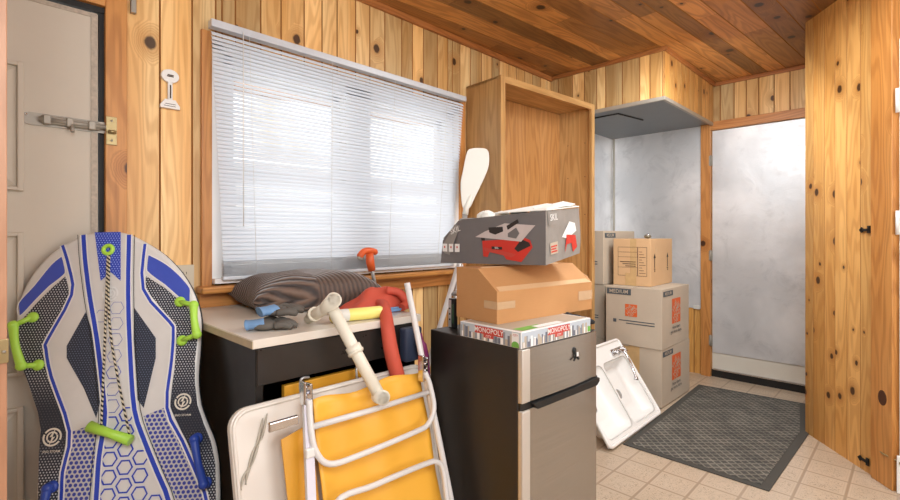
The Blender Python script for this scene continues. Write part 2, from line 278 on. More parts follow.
def slat_m():
    m = NT('blind_slat'); t = m.t
    d = m.n('ShaderNodeBsdfDiffuse'); d.inputs[0].default_value = (*srgb('#e2e8ee'), 1)
    tr = m.n('ShaderNodeBsdfTranslucent'); tr.inputs[0].default_value = (*srgb('#e6ecf6'), 1)
    mx = m.n('ShaderNodeMixShader'); n = m.noise(m.obj(), 3, 2); m.put(mx.inputs[0], m.ss(n, 0, 1, .3, .36))
    t.links.new(d.outputs[0], mx.inputs[1]); t.links.new(tr.outputs[0], mx.inputs[2]); t.links.new(mx.outputs[0], m.out.inputs[0])
    return m.m
M['slat'] = slat_m()
def glass_m():
    m = NT('window_glass'); t = m.t
    a = m.n('ShaderNodeBsdfTransparent'); g = m.n('ShaderNodeBsdfGlossy'); g.inputs['Roughness'].default_value = .03
    mx = m.n('ShaderNodeMixShader'); mx.inputs[0].default_value = .08
    t.links.new(a.outputs[0], mx.inputs[1]); t.links.new(g.outputs[0], mx.inputs[2]); t.links.new(mx.outputs[0], m.out.inputs[0]); return m.m
M['glass'] = glass_m()

# ---------------------------------------------------------------- mesh builder
class MB:
    def __init__(s):
        s.b = bmesh.new(); s.uv = s.b.loops.layers.uv.new('UVMap'); s.c = s.b.loops.layers.float_color.new('rnd'); s.mats = []
        s.smooth = set()
    def mi(s, m):
        if m not in s.mats: s.mats.append(m)
        return s.mats.index(m)
    def face(s, pts, m, uvs=None, rnd=None, smooth=False):
        vs = [s.b.verts.new(Vector(p)) for p in pts]
        f = s.b.faces.new(vs); f.material_index = s.mi(m); f.smooth = smooth
        if rnd is None: rnd = (.5, .5, .5, 1)
        for i, l in enumerate(f.loops):
            l[s.c] = rnd
            if uvs: l[s.uv].uv = uvs[i]
        return f
    def merge(s, t, m, smooth=False, M4=None):
        i = s.mi(m); mp = {}; r = (random.random(), random.random(), random.random(), 1)
        cs = [v.co.copy() for v in t.verts]
        ext = [max(c[k] for c in cs) - min(c[k] for c in cs) for k in range(3)]; ax = ext.index(max(ext))
        for v in t.verts: mp[v] = s.b.verts.new(M4 @ v.co if M4 else v.co)
        t.normal_update()
        for f in t.faces:
            try: nf = s.b.faces.new([mp[v] for v in f.verts])
            except ValueError: continue
            nf.material_index = i; nf.smooth = smooth
            na = max(range(3), key=lambda k: abs(f.normal[k]))
            oth = [k for k in range(3) if k != na]
            va = ax if ax in oth else oth[1]; ua = oth[0] if oth[1] == va else oth[1]
            for l, lo in zip(nf.loops, f.loops):
                l[s.c] = r; l[s.uv].uv = (lo.vert.co[ua], lo.vert.co[va])
        t.free()
    def box(s, lo, hi, m, rz=0, bev=0, piv=None, M4=None, seg=2):
        t = bmesh.new(); bmesh.ops.create_cube(t, size=1)
        c = [(a + b) / 2 for a, b in zip(lo, hi)]; d = [abs(b - a) for a, b in zip(lo, hi)]
        for v in t.verts: v.co = Vector([v.co[i] * d[i] + c[i] for i in range(3)])
        if bev: bmesh.ops.bevel(t, geom=list(t.edges), offset=bev, segments=seg, affect='EDGES', profile=.5)
        mm = M4
        if rz:
            pv = Vector(piv or c); mm = Matrix.Translation(pv) @ Matrix.Rotation(rz, 4, 'Z') @ Matrix.Translation(-pv)
        s.merge(t, m, bev > 0 and seg > 2, mm); return s
    def tube(s, pts, r, m, seg=12, smooth=True, cap=True, closed=False):
        pts = [Vector(p) for p in pts]; n = len(pts); rs = r if isinstance(r, (list, tuple)) else [r] * n
        i = s.mi(m); rings = []; up = None; col = (random.random(), random.random(), random.random(), 1)
        for k in range(n):
            if closed: d = (pts[(k + 1) % n] - pts[k - 1])
            else: d = (pts[min(k + 1, n - 1)] - pts[max(k - 1, 0)])
            d.normalize()
            if up is None: up = Vector((0, 0, 1)) if abs(d.z) < .9 else Vector((1, 0, 0))
            a = d.cross(up)
            if a.length < 1e-4: a = d.cross(Vector((0, 1, 0)))
            a.normalize(); bb = a.cross(d).normalized(); up = bb
            rings.append([s.b.verts.new(pts[k] + (a * math.cos(2 * PI * j / seg) + bb * math.sin(2 * PI * j / seg)) * rs[k]) for j in range(seg)])
        fs = []
        for k in range(n if closed else n - 1):
            A, Bb = rings[k], rings[(k + 1) % n]
            for j in range(seg): fs.append((s.b.faces.new((A[j], A[(j + 1) % seg], Bb[(j + 1) % seg], Bb[j])), smooth))
        if cap and not closed:
            fs.append((s.b.faces.new(rings[0][::-1]), False)); fs.append((s.b.faces.new(rings[-1]), False))
        for f, sm in fs:
            f.material_index = i; f.smooth = sm
            for l in f.loops: l[s.c] = col
        return s
    def prism(s, poly, f0, f1, m, smooth=False, M4=None, bev=0):
        """poly 2D list; f0(p), f1(p) -> 3D for the two caps"""
        t = bmesh.new(); a = [t.verts.new(Vector(f0(p))) for p in poly]; b = [t.verts.new(Vector(f1(p))) for p in poly]
        n = len(poly); c0 = t.faces.new(a[::-1]); c1 = t.faces.new(b)
        for k in range(n): t.faces.new((a[k], a[(k + 1) % n], b[(k + 1) % n], b[k]))
        bmesh.ops.recalc_face_normals(t, faces=t.faces)
        if bev: bmesh.ops.bevel(t, geom=[e for e in t.edges if (e.verts[0] in a) == (e.verts[1] in a)] if False else list(c0.edges) + list(c1.edges), offset=bev, segments=2, affect='EDGES', profile=.5)
        s.merge(t, m, smooth, M4); return s
    def ball(s, c, r, m, seg=16, M4=None):
        t = bmesh.new(); bmesh.ops.create_uvsphere(t, u_segments=seg, v_segments=seg // 2 + 2, radius=1)
        rr = r if isinstance(r, (list, tuple)) else (r, r, r)
        for v in t.verts: v.co = Vector([v.co[i] * rr[i] + c[i] for i in range(3)])
        s.merge(t, m, True, M4); return s
    def boards(s, o, u, v, n, edges, rect, m, seed=0, g=.0035, dep=.006, rnds=None):
        o, u, v, n = map(Vector, (o, u, v, n)); a0, a1, b0, b1 = rect
        for k in range(len(edges) - 1):
            p, q = max(edges[k], a0), min(edges[k + 1], a1)
            if q - p < .004: continue
            rr = random.Random(seed * 1000 + k); rnd = (rr.random(), rr.random(), rr.random(), 1)
            cols = [(p, -dep), (p + g, 0), (q - g, 0), (q, -dep)]
            for (x0, d0), (x1, d1) in zip(cols, cols[1:]):
                pts = [o + u * x0 + v * b0 + n * d0, o + u * x1 + v * b0 + n * d1, o + u * x1 + v * b1 + n * d1, o + u * x0 + v * b1 + n * d0]
                s.face(pts, m if d0 == d1 else M['groove'], [(x0, b0), (x1, b0), (x1, b1), (x0, b1)], rnd)
        return s
    def build(s, name, parent=None, origin=None, recalc=True):
        if recalc: bmesh.ops.recalc_face_normals(s.b, faces=s.b.faces)
        if origin is None and parent is not None and parent.get('_o') is not None: origin = parent['_o']
        if origin is not None:
            ov = Vector(origin)
            for v in s.b.verts: v.co -= ov
        me = bpy.data.meshes.new(name); s.b.to_mesh(me); s.b.free()
        for m in s.mats: me.materials.append(m)
        ob = bpy.data.objects.new(name, me); COL.objects.link(ob)
        if parent is not None: ob.parent = parent
        elif origin is not None: ob.location = origin
        return ob

def thing(name, label, cat, loc=(0, 0, 0), group=None, rot=None, world=False):
    o = bpy.data.objects.new(name, None); COL.objects.link(o); o.empty_display_size = .1
    o.location = loc
    if rot is not None: o.rotation_euler = rot
    o['label'] = label; o['category'] = cat
    if group: o['group'] = group
    if world: o['_o'] = list(loc)          # its parts are written in world coordinates
    return o
def tag(o, label, cat, group=None, kind=None):
    o['label'] = label; o['category'] = cat
    if group: o['group'] = group
    if kind: o['kind'] = kind
    return o
def struct(o, label=None):
    o['kind'] = 'structure'; return o
def clean():
    for o in bpy.data.objects:
        if '_o' in o: del o['_o']

def text(mb, s, size, M4, m, align='CENTER', ext=0.0004, bold=.012):
    cu = bpy.data.curves.new('t', 'FONT'); cu.body = s; cu.size = size; cu.align_x = align; cu.align_y = 'CENTER'; cu.resolution_u = 2
    cu.space_line = .85; cu.offset = bold * size * .6
    ob = bpy.data.objects.new('t', cu); COL.objects.link(ob); bpy.context.view_layer.update()
    me = bpy.data.meshes.new_from_object(ob.evaluated_get(bpy.context.evaluated_depsgraph_get()))
    t = bmesh.new(); t.from_mesh(me)
    bpy.data.objects.remove(ob); bpy.data.curves.remove(cu); bpy.data.meshes.remove(me)
    mb.merge(t, m, False, M4)
def frame(o, x, y):
    x, y = Vector(x).normalized(), Vector(y).normalized(); z = x.cross(y).normalized(); y = z.cross(x)
    return Matrix(((x.x, y.x, z.x, o[0]), (x.y, y.y, z.y, o[1]), (x.z, y.z, z.z, o[2]), (0, 0, 0, 1)))
def rect2(mb, F, x0, y0, x1, y1, m, h=.0006):
    mb.face([F @ Vector(p) for p in ((x0, y0, h), (x1, y0, h), (x1, y1, h), (x0, y1, h))], m, rnd=(random.random(), random.random(), random.random(), 1))
def widths(total, opts, seed, start=0.):
    r = random.Random(seed); e = [start]
    while e[-1] < total: e.append(e[-1] + r.choice(opts))
    return e
def catmull(pts, n=4, closed=False):
    pts = [Vector(p) for p in pts]; N = len(pts); out = []
    for i in range(N if closed else N - 1):
        p0 = pts[(i - 1) % N] if closed or i > 0 else pts[0]; p1 = pts[i]; p2 = pts[(i + 1) % N]; p3 = pts[(i + 2) % N] if closed or i + 2 < N else pts[-1]
        for k in range(n):
            t = k / n; out.append(.5 * ((2 * p1) + (p2 - p0) * t + (2 * p0 - 5 * p1 + 4 * p2 - p3) * t * t + (3 * p1 - p0 - 3 * p2 + p3) * t ** 3))
    if not closed: out.append(pts[-1])
    return out

# ================================================================ ROOM
WY, FX, CZ = 2.08, 4.32, 2.42
# floor
mb = MB(); mb.box((-1.7, -1.7, -.05), (4.5, 2.3, 0), M['floor']); struct(mb.build('floor'))
mb = MB()
mb.face([(2.48 + dx * .05, .93 + dy * .035, .0008) for dx, dy in [(-1, 0), (-.5, .9), (.4, .6), (1.1, .2), (.7, -.5), (-.3, -.8)]], M['stain'])
# ceiling: planks running roughly along the window wall, slightly askew
mb = MB(); ca = R(-4.5)
u = (math.sin(-ca) * -1, math.cos(ca), 0); v = (math.cos(ca), math.sin(ca), 0)
u = (-math.sin(ca), math.cos(ca), 0)
E_ = widths(6.4, [.1, .125, .14, .115], 11, -.2)
jr = random.Random(5)
for k in range(len(E_) - 1):
    cuts = [-1., jr.uniform(.5, 3.), jr.uniform(3.4, 5.2), 7.2]
    for c0, c1 in zip(cuts, cuts[1:]):
        mb.boards((-1.9, -2.0, CZ), u, v, (0, 0, -1), [E_[k], E_[k + 1]], (E_[k], E_[k + 1], c0, c1 - .0015), M['ceil'], seed=jr.randint(0, 9999), g=.003, dep=.004)
mb.box((-1.7, -1.7, CZ + .006), (4.6, 2.3, CZ + .06), M['lightblock']); struct(mb.build('ceiling', recalc=False))

# window wall (left in the photo)
mb = MB(); E1 = [-1.7, -1.2, -.6, 0, .3, .405, .516, .630, .72, .80, .91, 1.005, 1.12, 1.215, 1.30, 1.41, 1.50, 1.60, 1.72, 1.80, 1.885, 2.0, 2.09, 2.2, 2.3, 2.41, 2.52, 2.6, 2.71, 2.8, 2.9, 3.0, 3.11, 3.2, 3.3]
WX0, WX1, WZ0, WZ1 = .745, 2.13, .985, 1.93
o = (0, WY, 0)
DX0, DX1, DZ = -.62, .345, 1.975       # left door opening
for rc in [(-1.7, DX0, 0, CZ), (DX0, DX1, DZ, CZ), (DX1, WX0, 0, CZ), (WX0, WX1, 0, WZ0), (WX0, WX1, WZ1, CZ), (WX1, 3.27, 0, CZ)]:
    mb.boards(o, (1, 0, 0), (0, 0, 1), (0, -1, 0), E1, rc, M['pine'], seed=21)
    mb.box((rc[0], WY + .008, rc[2]), (rc[1], WY + .09, rc[3]), M['lightblock'])
mb.box((3.25, WY + .008, 0), (4.5, WY + .09, CZ), M['lightblock'])
wall_l = struct(mb.build('wall_left', recalc=False))
# foil over the window-wall end of the alcove and the back wall
mb = MB()
def sheet(p00, du, dv, nu, nv, m, amp, seed, nrm):
    r = random.Random(seed); p00, du, dv, nrm = map(Vector, (p00, du, dv, nrm)); g = []
    for i in range(nu + 1):
        g.append([mb.b.verts.new(p00 + du * i / nu + dv * j / nv + nrm * (r.uniform(-amp, amp) if 0 < i < nu and 0 < j < nv else 0)) for j in range(nv + 1)])
    k = mb.mi(m)
    for i in range(nu):
        for j in range(nv):
            f = mb.b.faces.new((g[i][j], g[i + 1][j], g[i + 1][j + 1], g[i][j + 1])); f.material_index = k; f.smooth = True
sheet((3.27, WY - .006, .55), (1.05, 0, 0), (0, 0, 1.55), 8, 12, M['foil'], .0025, 3, (0, 1, 0))
struct(mb.build('foil_sheet', wall_l, recalc=False))
mb = MB()
E2 = widths(1.75, [.085, .1, .115, .095], 31, 0)
# back wall boards (u along -Y from the window wall)
for rc in [(0, .87, 0, CZ), (.87, 1.7, 2.045, CZ), (1.62, 1.75, 0, CZ)]:
    mb.boards((FX, WY, 0), (0, -1, 0), (0, 0, 1), (-1, 0, 0), E2, rc, M['pine_or'] if rc[2] == 0 else M['pine'], seed=33)
mb.box((FX + .008, .2, 0), (FX + .1, WY + .1, CZ), M['lightblock'])
wall_b = struct(mb.build('wall_back', recalc=False))
mb = MB()
sheet((FX - .006, WY, .55), (0, -.8, 0), (0, 0, 1.55), 7, 12, M['foil'], .003, 9, (1, 0, 0))
mb.box((FX - .012, WY - .012, .55), (FX - .002, WY - .03, 2.09), M['lip'])
struct(mb.build('foil_sheet', wall_b, recalc=False))
# ceiling soffit
mb = MB(); SX, SY0, SZ = 3.25, 1.2, 2.088
mb.boards((SX, WY, 0), (0, -1, 0), (0, 0, 1), (-1, 0, 0), widths(.9, [.085, .1, .125, .07], 41), (0, WY - SY0, SZ, CZ), M['pine'], seed=43)
mb.boards((SX, SY0, 0), (1, 0, 0), (0, 0, 1), (0, -1, 0), widths(1.2, [.085, .1, .075], 44), (0, FX - SX, SZ, CZ), M['pine_or'], seed=47)
mb.box((SX + .008, SY0 + .008, SZ), (FX, WY, CZ - .01), M['lightblock'])
mb.box((SX, SY0, SZ - .006), (FX, WY, SZ - .001), M['hoodmetal'])
mb.box((SX - .006, SY0 + .0142, SZ - .02), (SX + .014, WY, SZ + .004), M['lip']); mb.box((SX - .006, SY0 - .006, SZ - .02), (FX, SY0 + .014, SZ + .004), M['lip'])
struct(mb.build('ceiling_soffit', recalc=False))
mb = MB(); t_ = bmesh.new()
hx = [(3.42, 1.95), (3.42, 1.6), (3.75, 1.55), (3.8, 1.9)]
mb.face([(x, y, SZ - .009) for x, y in hx], M['hoodmetal'])
for i in (0, 1):
    a, b = hx[i], hx[(i + 1) % 4]; mb.tube([(a[0], a[1], SZ - .009), (b[0], b[1], SZ - .009)], .006, M['black'], 6)
tag(mb.build('vent_hatch', origin=(3.6, 1.75, SZ)), 'small dark-rimmed metal hatch in the grey underside of the boxed soffit', 'hatch')
# crown trims
def bar(name, a, b, w, h, m, z):
    mb = MB(); a = Vector((*a, z)); b = Vector((*b, z)); d = (b - a); L = d.length; F = frame(a, d, (0, 0, 1))
    mb.box((0, 0, 0), (L, h, w), m, M4=F, bev=.004); return struct(mb.build(name))
bar('trim_1', (-1.7, WY), (3.25, WY), .022, -.035, M['crown'], CZ)
bar('trim_2', (3.25, WY), (3.25, 1.18), .02, -.028, M['crown'], CZ)
bar('trim_3', (3.235, 1.2), (FX, 1.2), .02, -.028, M['crown'], CZ)
bar('trim_4', (FX, 1.2), (FX, .45), .02, -.028, M['crown'], CZ)
# door frame of the back (foil) door
mb = MB(); mb.box((FX - .03, 1.215, 0), (FX, 1.29, 2.12), M['trimwood'], bev=.003); mb.box((FX - .03, .44, 2.03), (FX, 1.215, 2.10), M['trimwood'], bev=.003)
mb.box((FX - .03, .38, 0), (FX, .45, 2.1), M['trimwood'], bev=.003)
struct(mb.build('trim_5'))
d2 = bpy.data.objects.new('door_2', None); COL.objects.link(d2); d2.location = (FX, 1.2, 0); d2['_o'] = [FX, 1.2, 0]; struct(d2)
mb = MB(); mb.box((FX + .005, .45, .06), (FX + .03, 1.213, 2.03), M['doorcream']); mb.box((FX - .004, .45, .0), (FX + .03, 1.213, .058), M['black'])
mb.build('door_slab', d2)
mb = MB(); sheet((FX - .002, 1.208, .2), (0, -.755, 0), (0, 0, 1.825), 7, 16, M['foil'], .004, 12, (1, 0, 0)); mb.build('foil_sheet', d2, recalc=False)
mb = MB(); mb.box((FX - .012, .46, .058), (FX + .002, 1.2, .068), M['chrome']); mb.build('sweep', d2)
for z in (1.78, 1.0, .3):
    mb = MB(); mb.box((FX - .036, 1.2, z - .04), (FX - .026, 1.225, z + .04), M['steelgrey']); mb.tube([(FX - .035, 1.212, z - .045), (FX - .035, 1.212, z + .045)], .006, M['steelgrey'], 8); mb.build('hinge', d2)
# right diagonal plank wall and its casing
A = Vector((3.473, .473, 0)); Bp = Vector((3.057, .1485, 0)); dv_ = (Bp - A); L = dv_.length; dv_.normalize(); nn = Vector((-dv_.y, dv_.x, 0))
if nn.dot(-A) < 0: nn = -nn
mb = MB(); mb.boards(A, dv_, (0, 0, 1), nn, [0, .075, .17, .255, .345, .44, L], (0, L, 0, CZ), M['pine_or'], seed=52, g=.0018, dep=.003)
q = A - nn * .02
mb.face([A - nn * .008, A + dv_ * L - nn * .008, A + dv_ * L - nn * .008 + Vector((0, 0, CZ)), A - nn * .008 + Vector((0, 0, CZ))], M['lightblock'])
mb.boards(A + Vector((.9, 0, 0)), (-1, 0, 0), (0, 0, 1), (0, 1, 0), [0, .2, .4, .6, .8, .9], (0, .9, 0, CZ), M['pine_or'], seed=53)
struct(mb.build('wall_right', recalc=False))
C2 = Bp + dv_ * .128
mb = MB(); F = frame(Bp + nn * .0, dv_, (0, 0, 1)); s_ = 1 if F.to_3x3().col[2].dot(nn) > 0 else -1
mb.box((0, 0, -.03 * s_), (.128, CZ, .016 * s_), M['casing'], M4=F, bev=.003); tr6 = struct(mb.build('trim_6'))
mb = MB(); mb.ball((0, 0, 0), (.026, .036, .002), M['knot'], M4=frame(Bp + dv_ * .072 + nn * .016 + Vector((0, 0, .405)), dv_, (0, 0, 1)))
struct(mb.build('wood_knot', tr6))
# right-hand white wall past the casing and the enclosing walls behind the camera
mb = MB(); mb.box((C2.x + .03, -1.7, 0), (C2.x + .1, C2.y, CZ), M['whitepaint']); struct(mb.build('wall_right_near'))
mb = MB(); mb.box((-1.78, -1.78, 0), (C2.x + .1, -1.7, CZ), M['pine_or']); struct(mb.build('wall_near'))
mb = MB(); mb.box((-1.78, -1.7, 0), (-1.7, WY, CZ), M['whitepaint']); struct(mb.build('wall_far_left'))
# white door at the far right, folded back almost edge-on
d3 = bpy.data.objects.new('door_3', None); COL.objects.link(d3); d3.location = (C2.x, C2.y - .02, 0); d3['_o'] = [C2.x, C2.y - .02, 0]; struct(d3)
DXR = C2.x - .012
mb = MB(); mb.box((DXR, -.75, .01), (DXR + .038, C2.y - .012, 2.05), M['whitepaint'], bev=.003); mb.build('door_slab', d3)
for z in (1.72, 1.17):
    mb = MB(); mb.box((DXR - .012, C2.y - .05, z), (DXR, C2.y - .004, z + .10), M['whiteplastic'], bev=.004)
    mb.tube([(DXR - .014, C2.y - .006, z - .004), (DXR - .014, C2.y - .006, z + .104)], .007, M['whiteplastic'], 10); mb.build('hinge', d3)
mb = MB(); mb.tube([(DXR, C2.y - .04, 1.085), (DXR - .03, C2.y - .04, 1.085)], .008, M['chrome']); mb.ball((DXR - .035, C2.y - .04, 1.085), (.013, .022, .022), M['chrome']); mb.build('door_knob', d3)
mb = MB(); mb.box((DXR - .01, C2.y - .055, .0), (DXR, C2.y - .003, .17), M['whiteplastic'], bev=.003); mb.build('kick_bracket', d3)
mb = MB(); mb.tube([(DXR - .002, C2.y - .02, .14), (C2.x + .02, C2.y + .045, .15), (Bp.x - .02, Bp.y - .015 , .145)], .004, M['brass'], 8); mb.ball((DXR - .012, C2.y - .02, .14), .009, M['brass'])
tag(mb.build('door_stop', origin=(C2.x, C2.y, .14)), 'thin brass doorstop rod low beside the orange casing at right', 'doorstop')
# black latch hooks on the plank wall
def hook(t, z, nm, lab):
    p = A + dv_ * t + nn * .004 + Vector((0, 0, z)); F = frame(p, dv_, (0, 0, 1)); h = .006 * s_
    mb = MB(); mb.box((-.03, -.006, 0), (.035, .006, h), M['black'], M4=F); mb.prism([(-.035, 0), (-.02, .014), (-.008, 0), (-.02, -.014)], lambda p: (p[0], p[1], 0), lambda p: (p[0], p[1], h), M['black'], M4=F)
    mb.box((.02, -.016, 0), (.036, .02, h), M['black'], M4=F)
    ob = mb.build(nm, origin=p); tag(ob, lab, 'latch', None)
hook(L - .05, 1.19, 'iron_latch', 'black iron latch at eye height on the diagonal plank wall')
hook(L - .06, .055, 'iron_latch', 'black iron latch near the floor on the diagonal plank wall')

# ---- left door with barrel bolt
d1 = bpy.data.objects.new('door_1', None); COL.objects.link(d1); d1.location = (DX1, WY, 0); d1['_o'] = [DX1, WY, 0]; struct(d1)
mb = MB(); mb.box((DX0 + .02, WY - .012, .01), (DX1 - .025, WY + .03, DZ - .03), M['olddoor'], bev=.002); mb.build('door_slab', d1)
for z0, z1 in ((1.315, 1.711), (.72, 1.163), (.12, .6)):
    mb = MB(); x1 = .112; x0 = -.38
    P_ = [(x0, z0), (x1, z0), (x1, z1), (x0, z1)]; Q_ = [(x0 + .05, z0 + .05), (x1 - .05, z0 + .05), (x1 - .05, z1 - .05), (x0 + .05, z1 - .05)]
    for i in range(4):
        j = (i + 1) % 4; mb.face([(P_[i][0], WY - .013, P_[i][1]), (P_[j][0], WY - .013, P_[j][1]), (Q_[j][0], WY - .04, Q_[j][1]), (Q_[i][0], WY - .04, Q_[i][1])], M['olddoor'])
    mb.face([(a, WY - .04, b) for a, b in Q_], M['olddoor']); mb.box((x1 - .004, WY - .03, z0 - .01), (x1 + .012, WY - .012, z1 + .01), M['olddoor'], bev=.003); mb.box((x0, WY - .0285, z1 - .004), (x1 + .0105, WY - .0115, z1 + .0085), M['olddoor'], bev=.003); mb.box((x0, WY - .0285, z0 - .0085), (x1 + .0105, WY - .0115, z0 + .004), M['olddoor'], bev=.003); mb.build('raised_panel', d1)
mb = MB(); mb.box((DX1 - .045, WY - .016, .01), (DX1 - .028, WY - .01, DZ - .03), M['doortrim']); mb.box((DX0, WY - .0152, DZ - .0452), (DX1 - .0455, WY - .0108, DZ - .0305), M['doortrim']); mb.build('weather_strip', d1)
mb = MB(); Fb = frame((.115, WY - .013, 1.54), (1, 0, 0), (0, 0, 1)); s1 = WY - .013
mb.prism([(0, 0)] + [(.02 + .02 * math.cos(a), .02 * math.sin(a)) for a in [PI * .9, PI * .75, PI * .5]] + [(.235, .02), (.235, -.02)] + [(.02 + .02 * math.cos(a), .02 * math.sin(a)) for a in [-PI * .5, -PI * .75, -PI * .9]], lambda p: (.115 + p[0], s1, 1.545 + p[1]), lambda p: (.115 + p[0], s1 - .004, 1.545 + p[1]), M['steelgrey'])
mb.box((.165, s1 - .018, 1.532), (.325, s1 - .003, 1.560), M['steelgrey'], bev=.005)
mb.tube([(.16, s1 - .014, 1.545), (.35, s1 - .014, 1.545)], .009, M['steelgrey'])
for x in (.17, .23, .29): mb.box((x, s1 - .026, 1.53), (x + .02, s1, 1.56), M['steelgrey'], bev=.003)
mb.tube([(.245, s1 - .014, 1.545), (.245, s1 - .03, 1.525), (.245, s1 - .034, 1.512)], .006, M['steelgrey'])
for x in (.13, .2, .27, .305): mb.ball((x, s1 - .004, 1.556), .004, M['chrome'], 8)
mb.build('barrel_bolt', d1)
# casing of left door + battens
mb = MB(); mb.box((DX1 - .02, WY - .004, 0), (DX1 - .006, WY + .05, DZ), M['black']); mb.box((DX1 - .006, WY - .03, 0), (.404, WY + .02, CZ), M['casing'], bev=.002)
mb.box((DX0, WY - .03, DZ), (DX1 - .006, WY + .02, DZ + .06), M['casing'], bev=.002); mb.box((DX0, WY - .01, DZ - .02), (DX1 - .006, WY + .05, DZ), M['black']); struct(mb.build('trim_7'))
mb = MB(); mb.box((.340, WY - .036, 1.485), (.372, WY - .030, 1.585), M['brass'], bev=.001)
for z in (1.5, 1.57): mb.ball((.356, WY - .036, z), .004, M['steelgrey'], 8)
mb.tube([(.345, WY - .045, 1.53), (.356, WY - .05, 1.53), (.366, WY - .045, 1.53)], .006, M['brass'], 8)
tag(mb.build('strike_plate', origin=(.355, WY - .03, 1.53)), 'brass strike plate for the bolt on the orange casing of the left door', 'plate')
mb = MB(); mb.box((.418, WY - .02, 1.985), (.435, WY, 2.06), M['steelgrey'], bev=.002); tag(mb.build('metal_clip', origin=(.426, WY, 2.0)), 'small grey metal clip high on the pine boards by the left door', 'clip')
# key shaped hook plaque
k = thing('key_plaque', 'small white key-shaped plaque with dark print on the pine wall', 'plaque', (.548, WY, 1.66), world=True)
mb = MB(); y0, y1 = WY - .016, WY - .002
el = [(.548 + .031 * math.cos(a), 1.781 + .026 * math.sin(a)) for a in [2 * PI * i / 24 for i in range(24)]]
pr = lambda poly: mb.prism(poly, lambda p: (p[0], y1, p[1]), lambda p: (p[0], y0, p[1]), M['whiteplastic'], bev=.002)
pr(el); pr([(.540, 1.69), (.556, 1.69), (.556, 1.76), (.540, 1.76)])
pr([(.514, 1.655), (.582, 1.655), (.582, 1.667), (.566, 1.69), (.53, 1.69), (.514, 1.667)])
mb.build('plaque_body', k)
mb = MB(); [rect2(mb, frame((.548, y0 - .0006, 1.782), (1, 0, 0), (0, 0, 1)), -.012 + .002 * i, -.005 + .005 * i, .011, -.001 + .005 * i, M['printbore']) for i in range(2)]; rect2(mb, frame((.548, y0 - .0006, 1.72), (1, 0, 0), (0, 0, 1)), -.0025, -.026, .0025, .026, M['printbore']); 
for i in range(2): rect2(mb, frame((.548, y0 - .0006, 1.667), (1, 0, 0), (0, 0, 1)), -.022 + i * .004, -.004 + i * .008, .018, -.002 + i * .008, M['printbore'])
mb.build('printing', k)
# switch
k = thing('wall_outlet', 'almond outlet plate on the pine wall behind the blue sled', 'outlet', (.605, WY, .99), world=True)
mb = MB(); mb.box((.565, WY - .008, .925), (.636, WY, 1.045), M['switchp'], bev=.003); mb.build('cover_plate', k)
for z in (.958, 1.012):
    mb = MB(); mb.tube([(.6, WY - .0075, z), (.6, WY - .0105, z)], .016, M['switchp'], 16, smooth=False)
    for dx in (-.006, .006): mb.box((.6 + dx - .001, WY - .011, z - .004), (.6 + dx + .001, WY - .0102, z + .006), M['black'])
    mb.build('socket', k)

# ---- window
w = bpy.data.objects.new('window_1', None); COL.objects.link(w); w.location = (1.43, WY, .98); w['_o'] = [1.43, WY, .98]; struct(w)
mb = MB(); D = WY + .075
mb.box((WX0, WY, WZ0), (WX0 + .04, D + .02, WZ1), M['sash']); mb.box((WX1 - .04, WY, WZ0), (WX1, D + .02, WZ1), M['sash'])
mb.box((WX0, WY, WZ1 - .045), (WX1, D + .02, WZ1), M['sash']); mb.box((WX0, WY, WZ0), (WX1, D + .02, WZ0 + .05), M['sash'])
mb.box((1.355, WY, WZ0), (1.505, D + .02, WZ1), M['sash']); mb.build('window_frame', w)
for x0, x1 in ((WX0 + .04, 1.355), (1.505, WX1 - .04)):
    for z0, z1, yy in ((WZ0 + .05, 1.45, D - .03), (1.42, WZ1 - .045, D - .005)):
        mb = MB(); s_w = .035
        for a, b in (((x0, z0), (x0 + s_w, z1)), ((x1 - s_w, z0), (x1, z1)), ((x0, z0), (x1, z0 + s_w)), ((x0, z1 - s_w), (x1, z1))):
            mb.box((a[0], yy, a[1]), (b[0], yy + .025, b[1]), M['sash'], bev=.002)
        sa = mb.build('sash', w)
        mb = MB(); mb.box((x0 + .03, yy + .01, z0 + .03), (x1 - .03, yy + .014, z1 - .03), M['glass']); g = mb.build('pane', w); g.parent = sa
mb = MB(); mb.box((.70, WY - .012, WZ0 - .02), (WX0, WY + .02, WZ1 + .05), M['sash']); mb.box((WX1, WY - .012, WZ0 - .02), (WX1 + .045, WY + .02, WZ1 + .04), M['sash']); mb.box((.70, WY - .012, WZ1), (WX1 + .045, WY + .02, WZ1 + .04), M['sash']); mb.box((.70, WY - .05, WZ0 - .02), (WX1 + .045, WY + .02, WZ0 + .0), M['sash']); mb.build('inner_trim', w)
mb = MB(); mb.box((.66, WY - .02, .93), (.70, WY, 2.0), M['trimwood'], bev=.003); mb.box((WX1 + .045, WY - .025, .9), (WX1 + .095, WY, 2.04), M['trimwood'], bev=.003)
mb.box((.64, WY - .09, .93), (2.25, WY, .957), M['casing'], bev=.008); mb.box((.65, WY - .022, .86), (2.25, WY, .93), M['trimwood'], bev=.003); struct(mb.build('trim_8'))

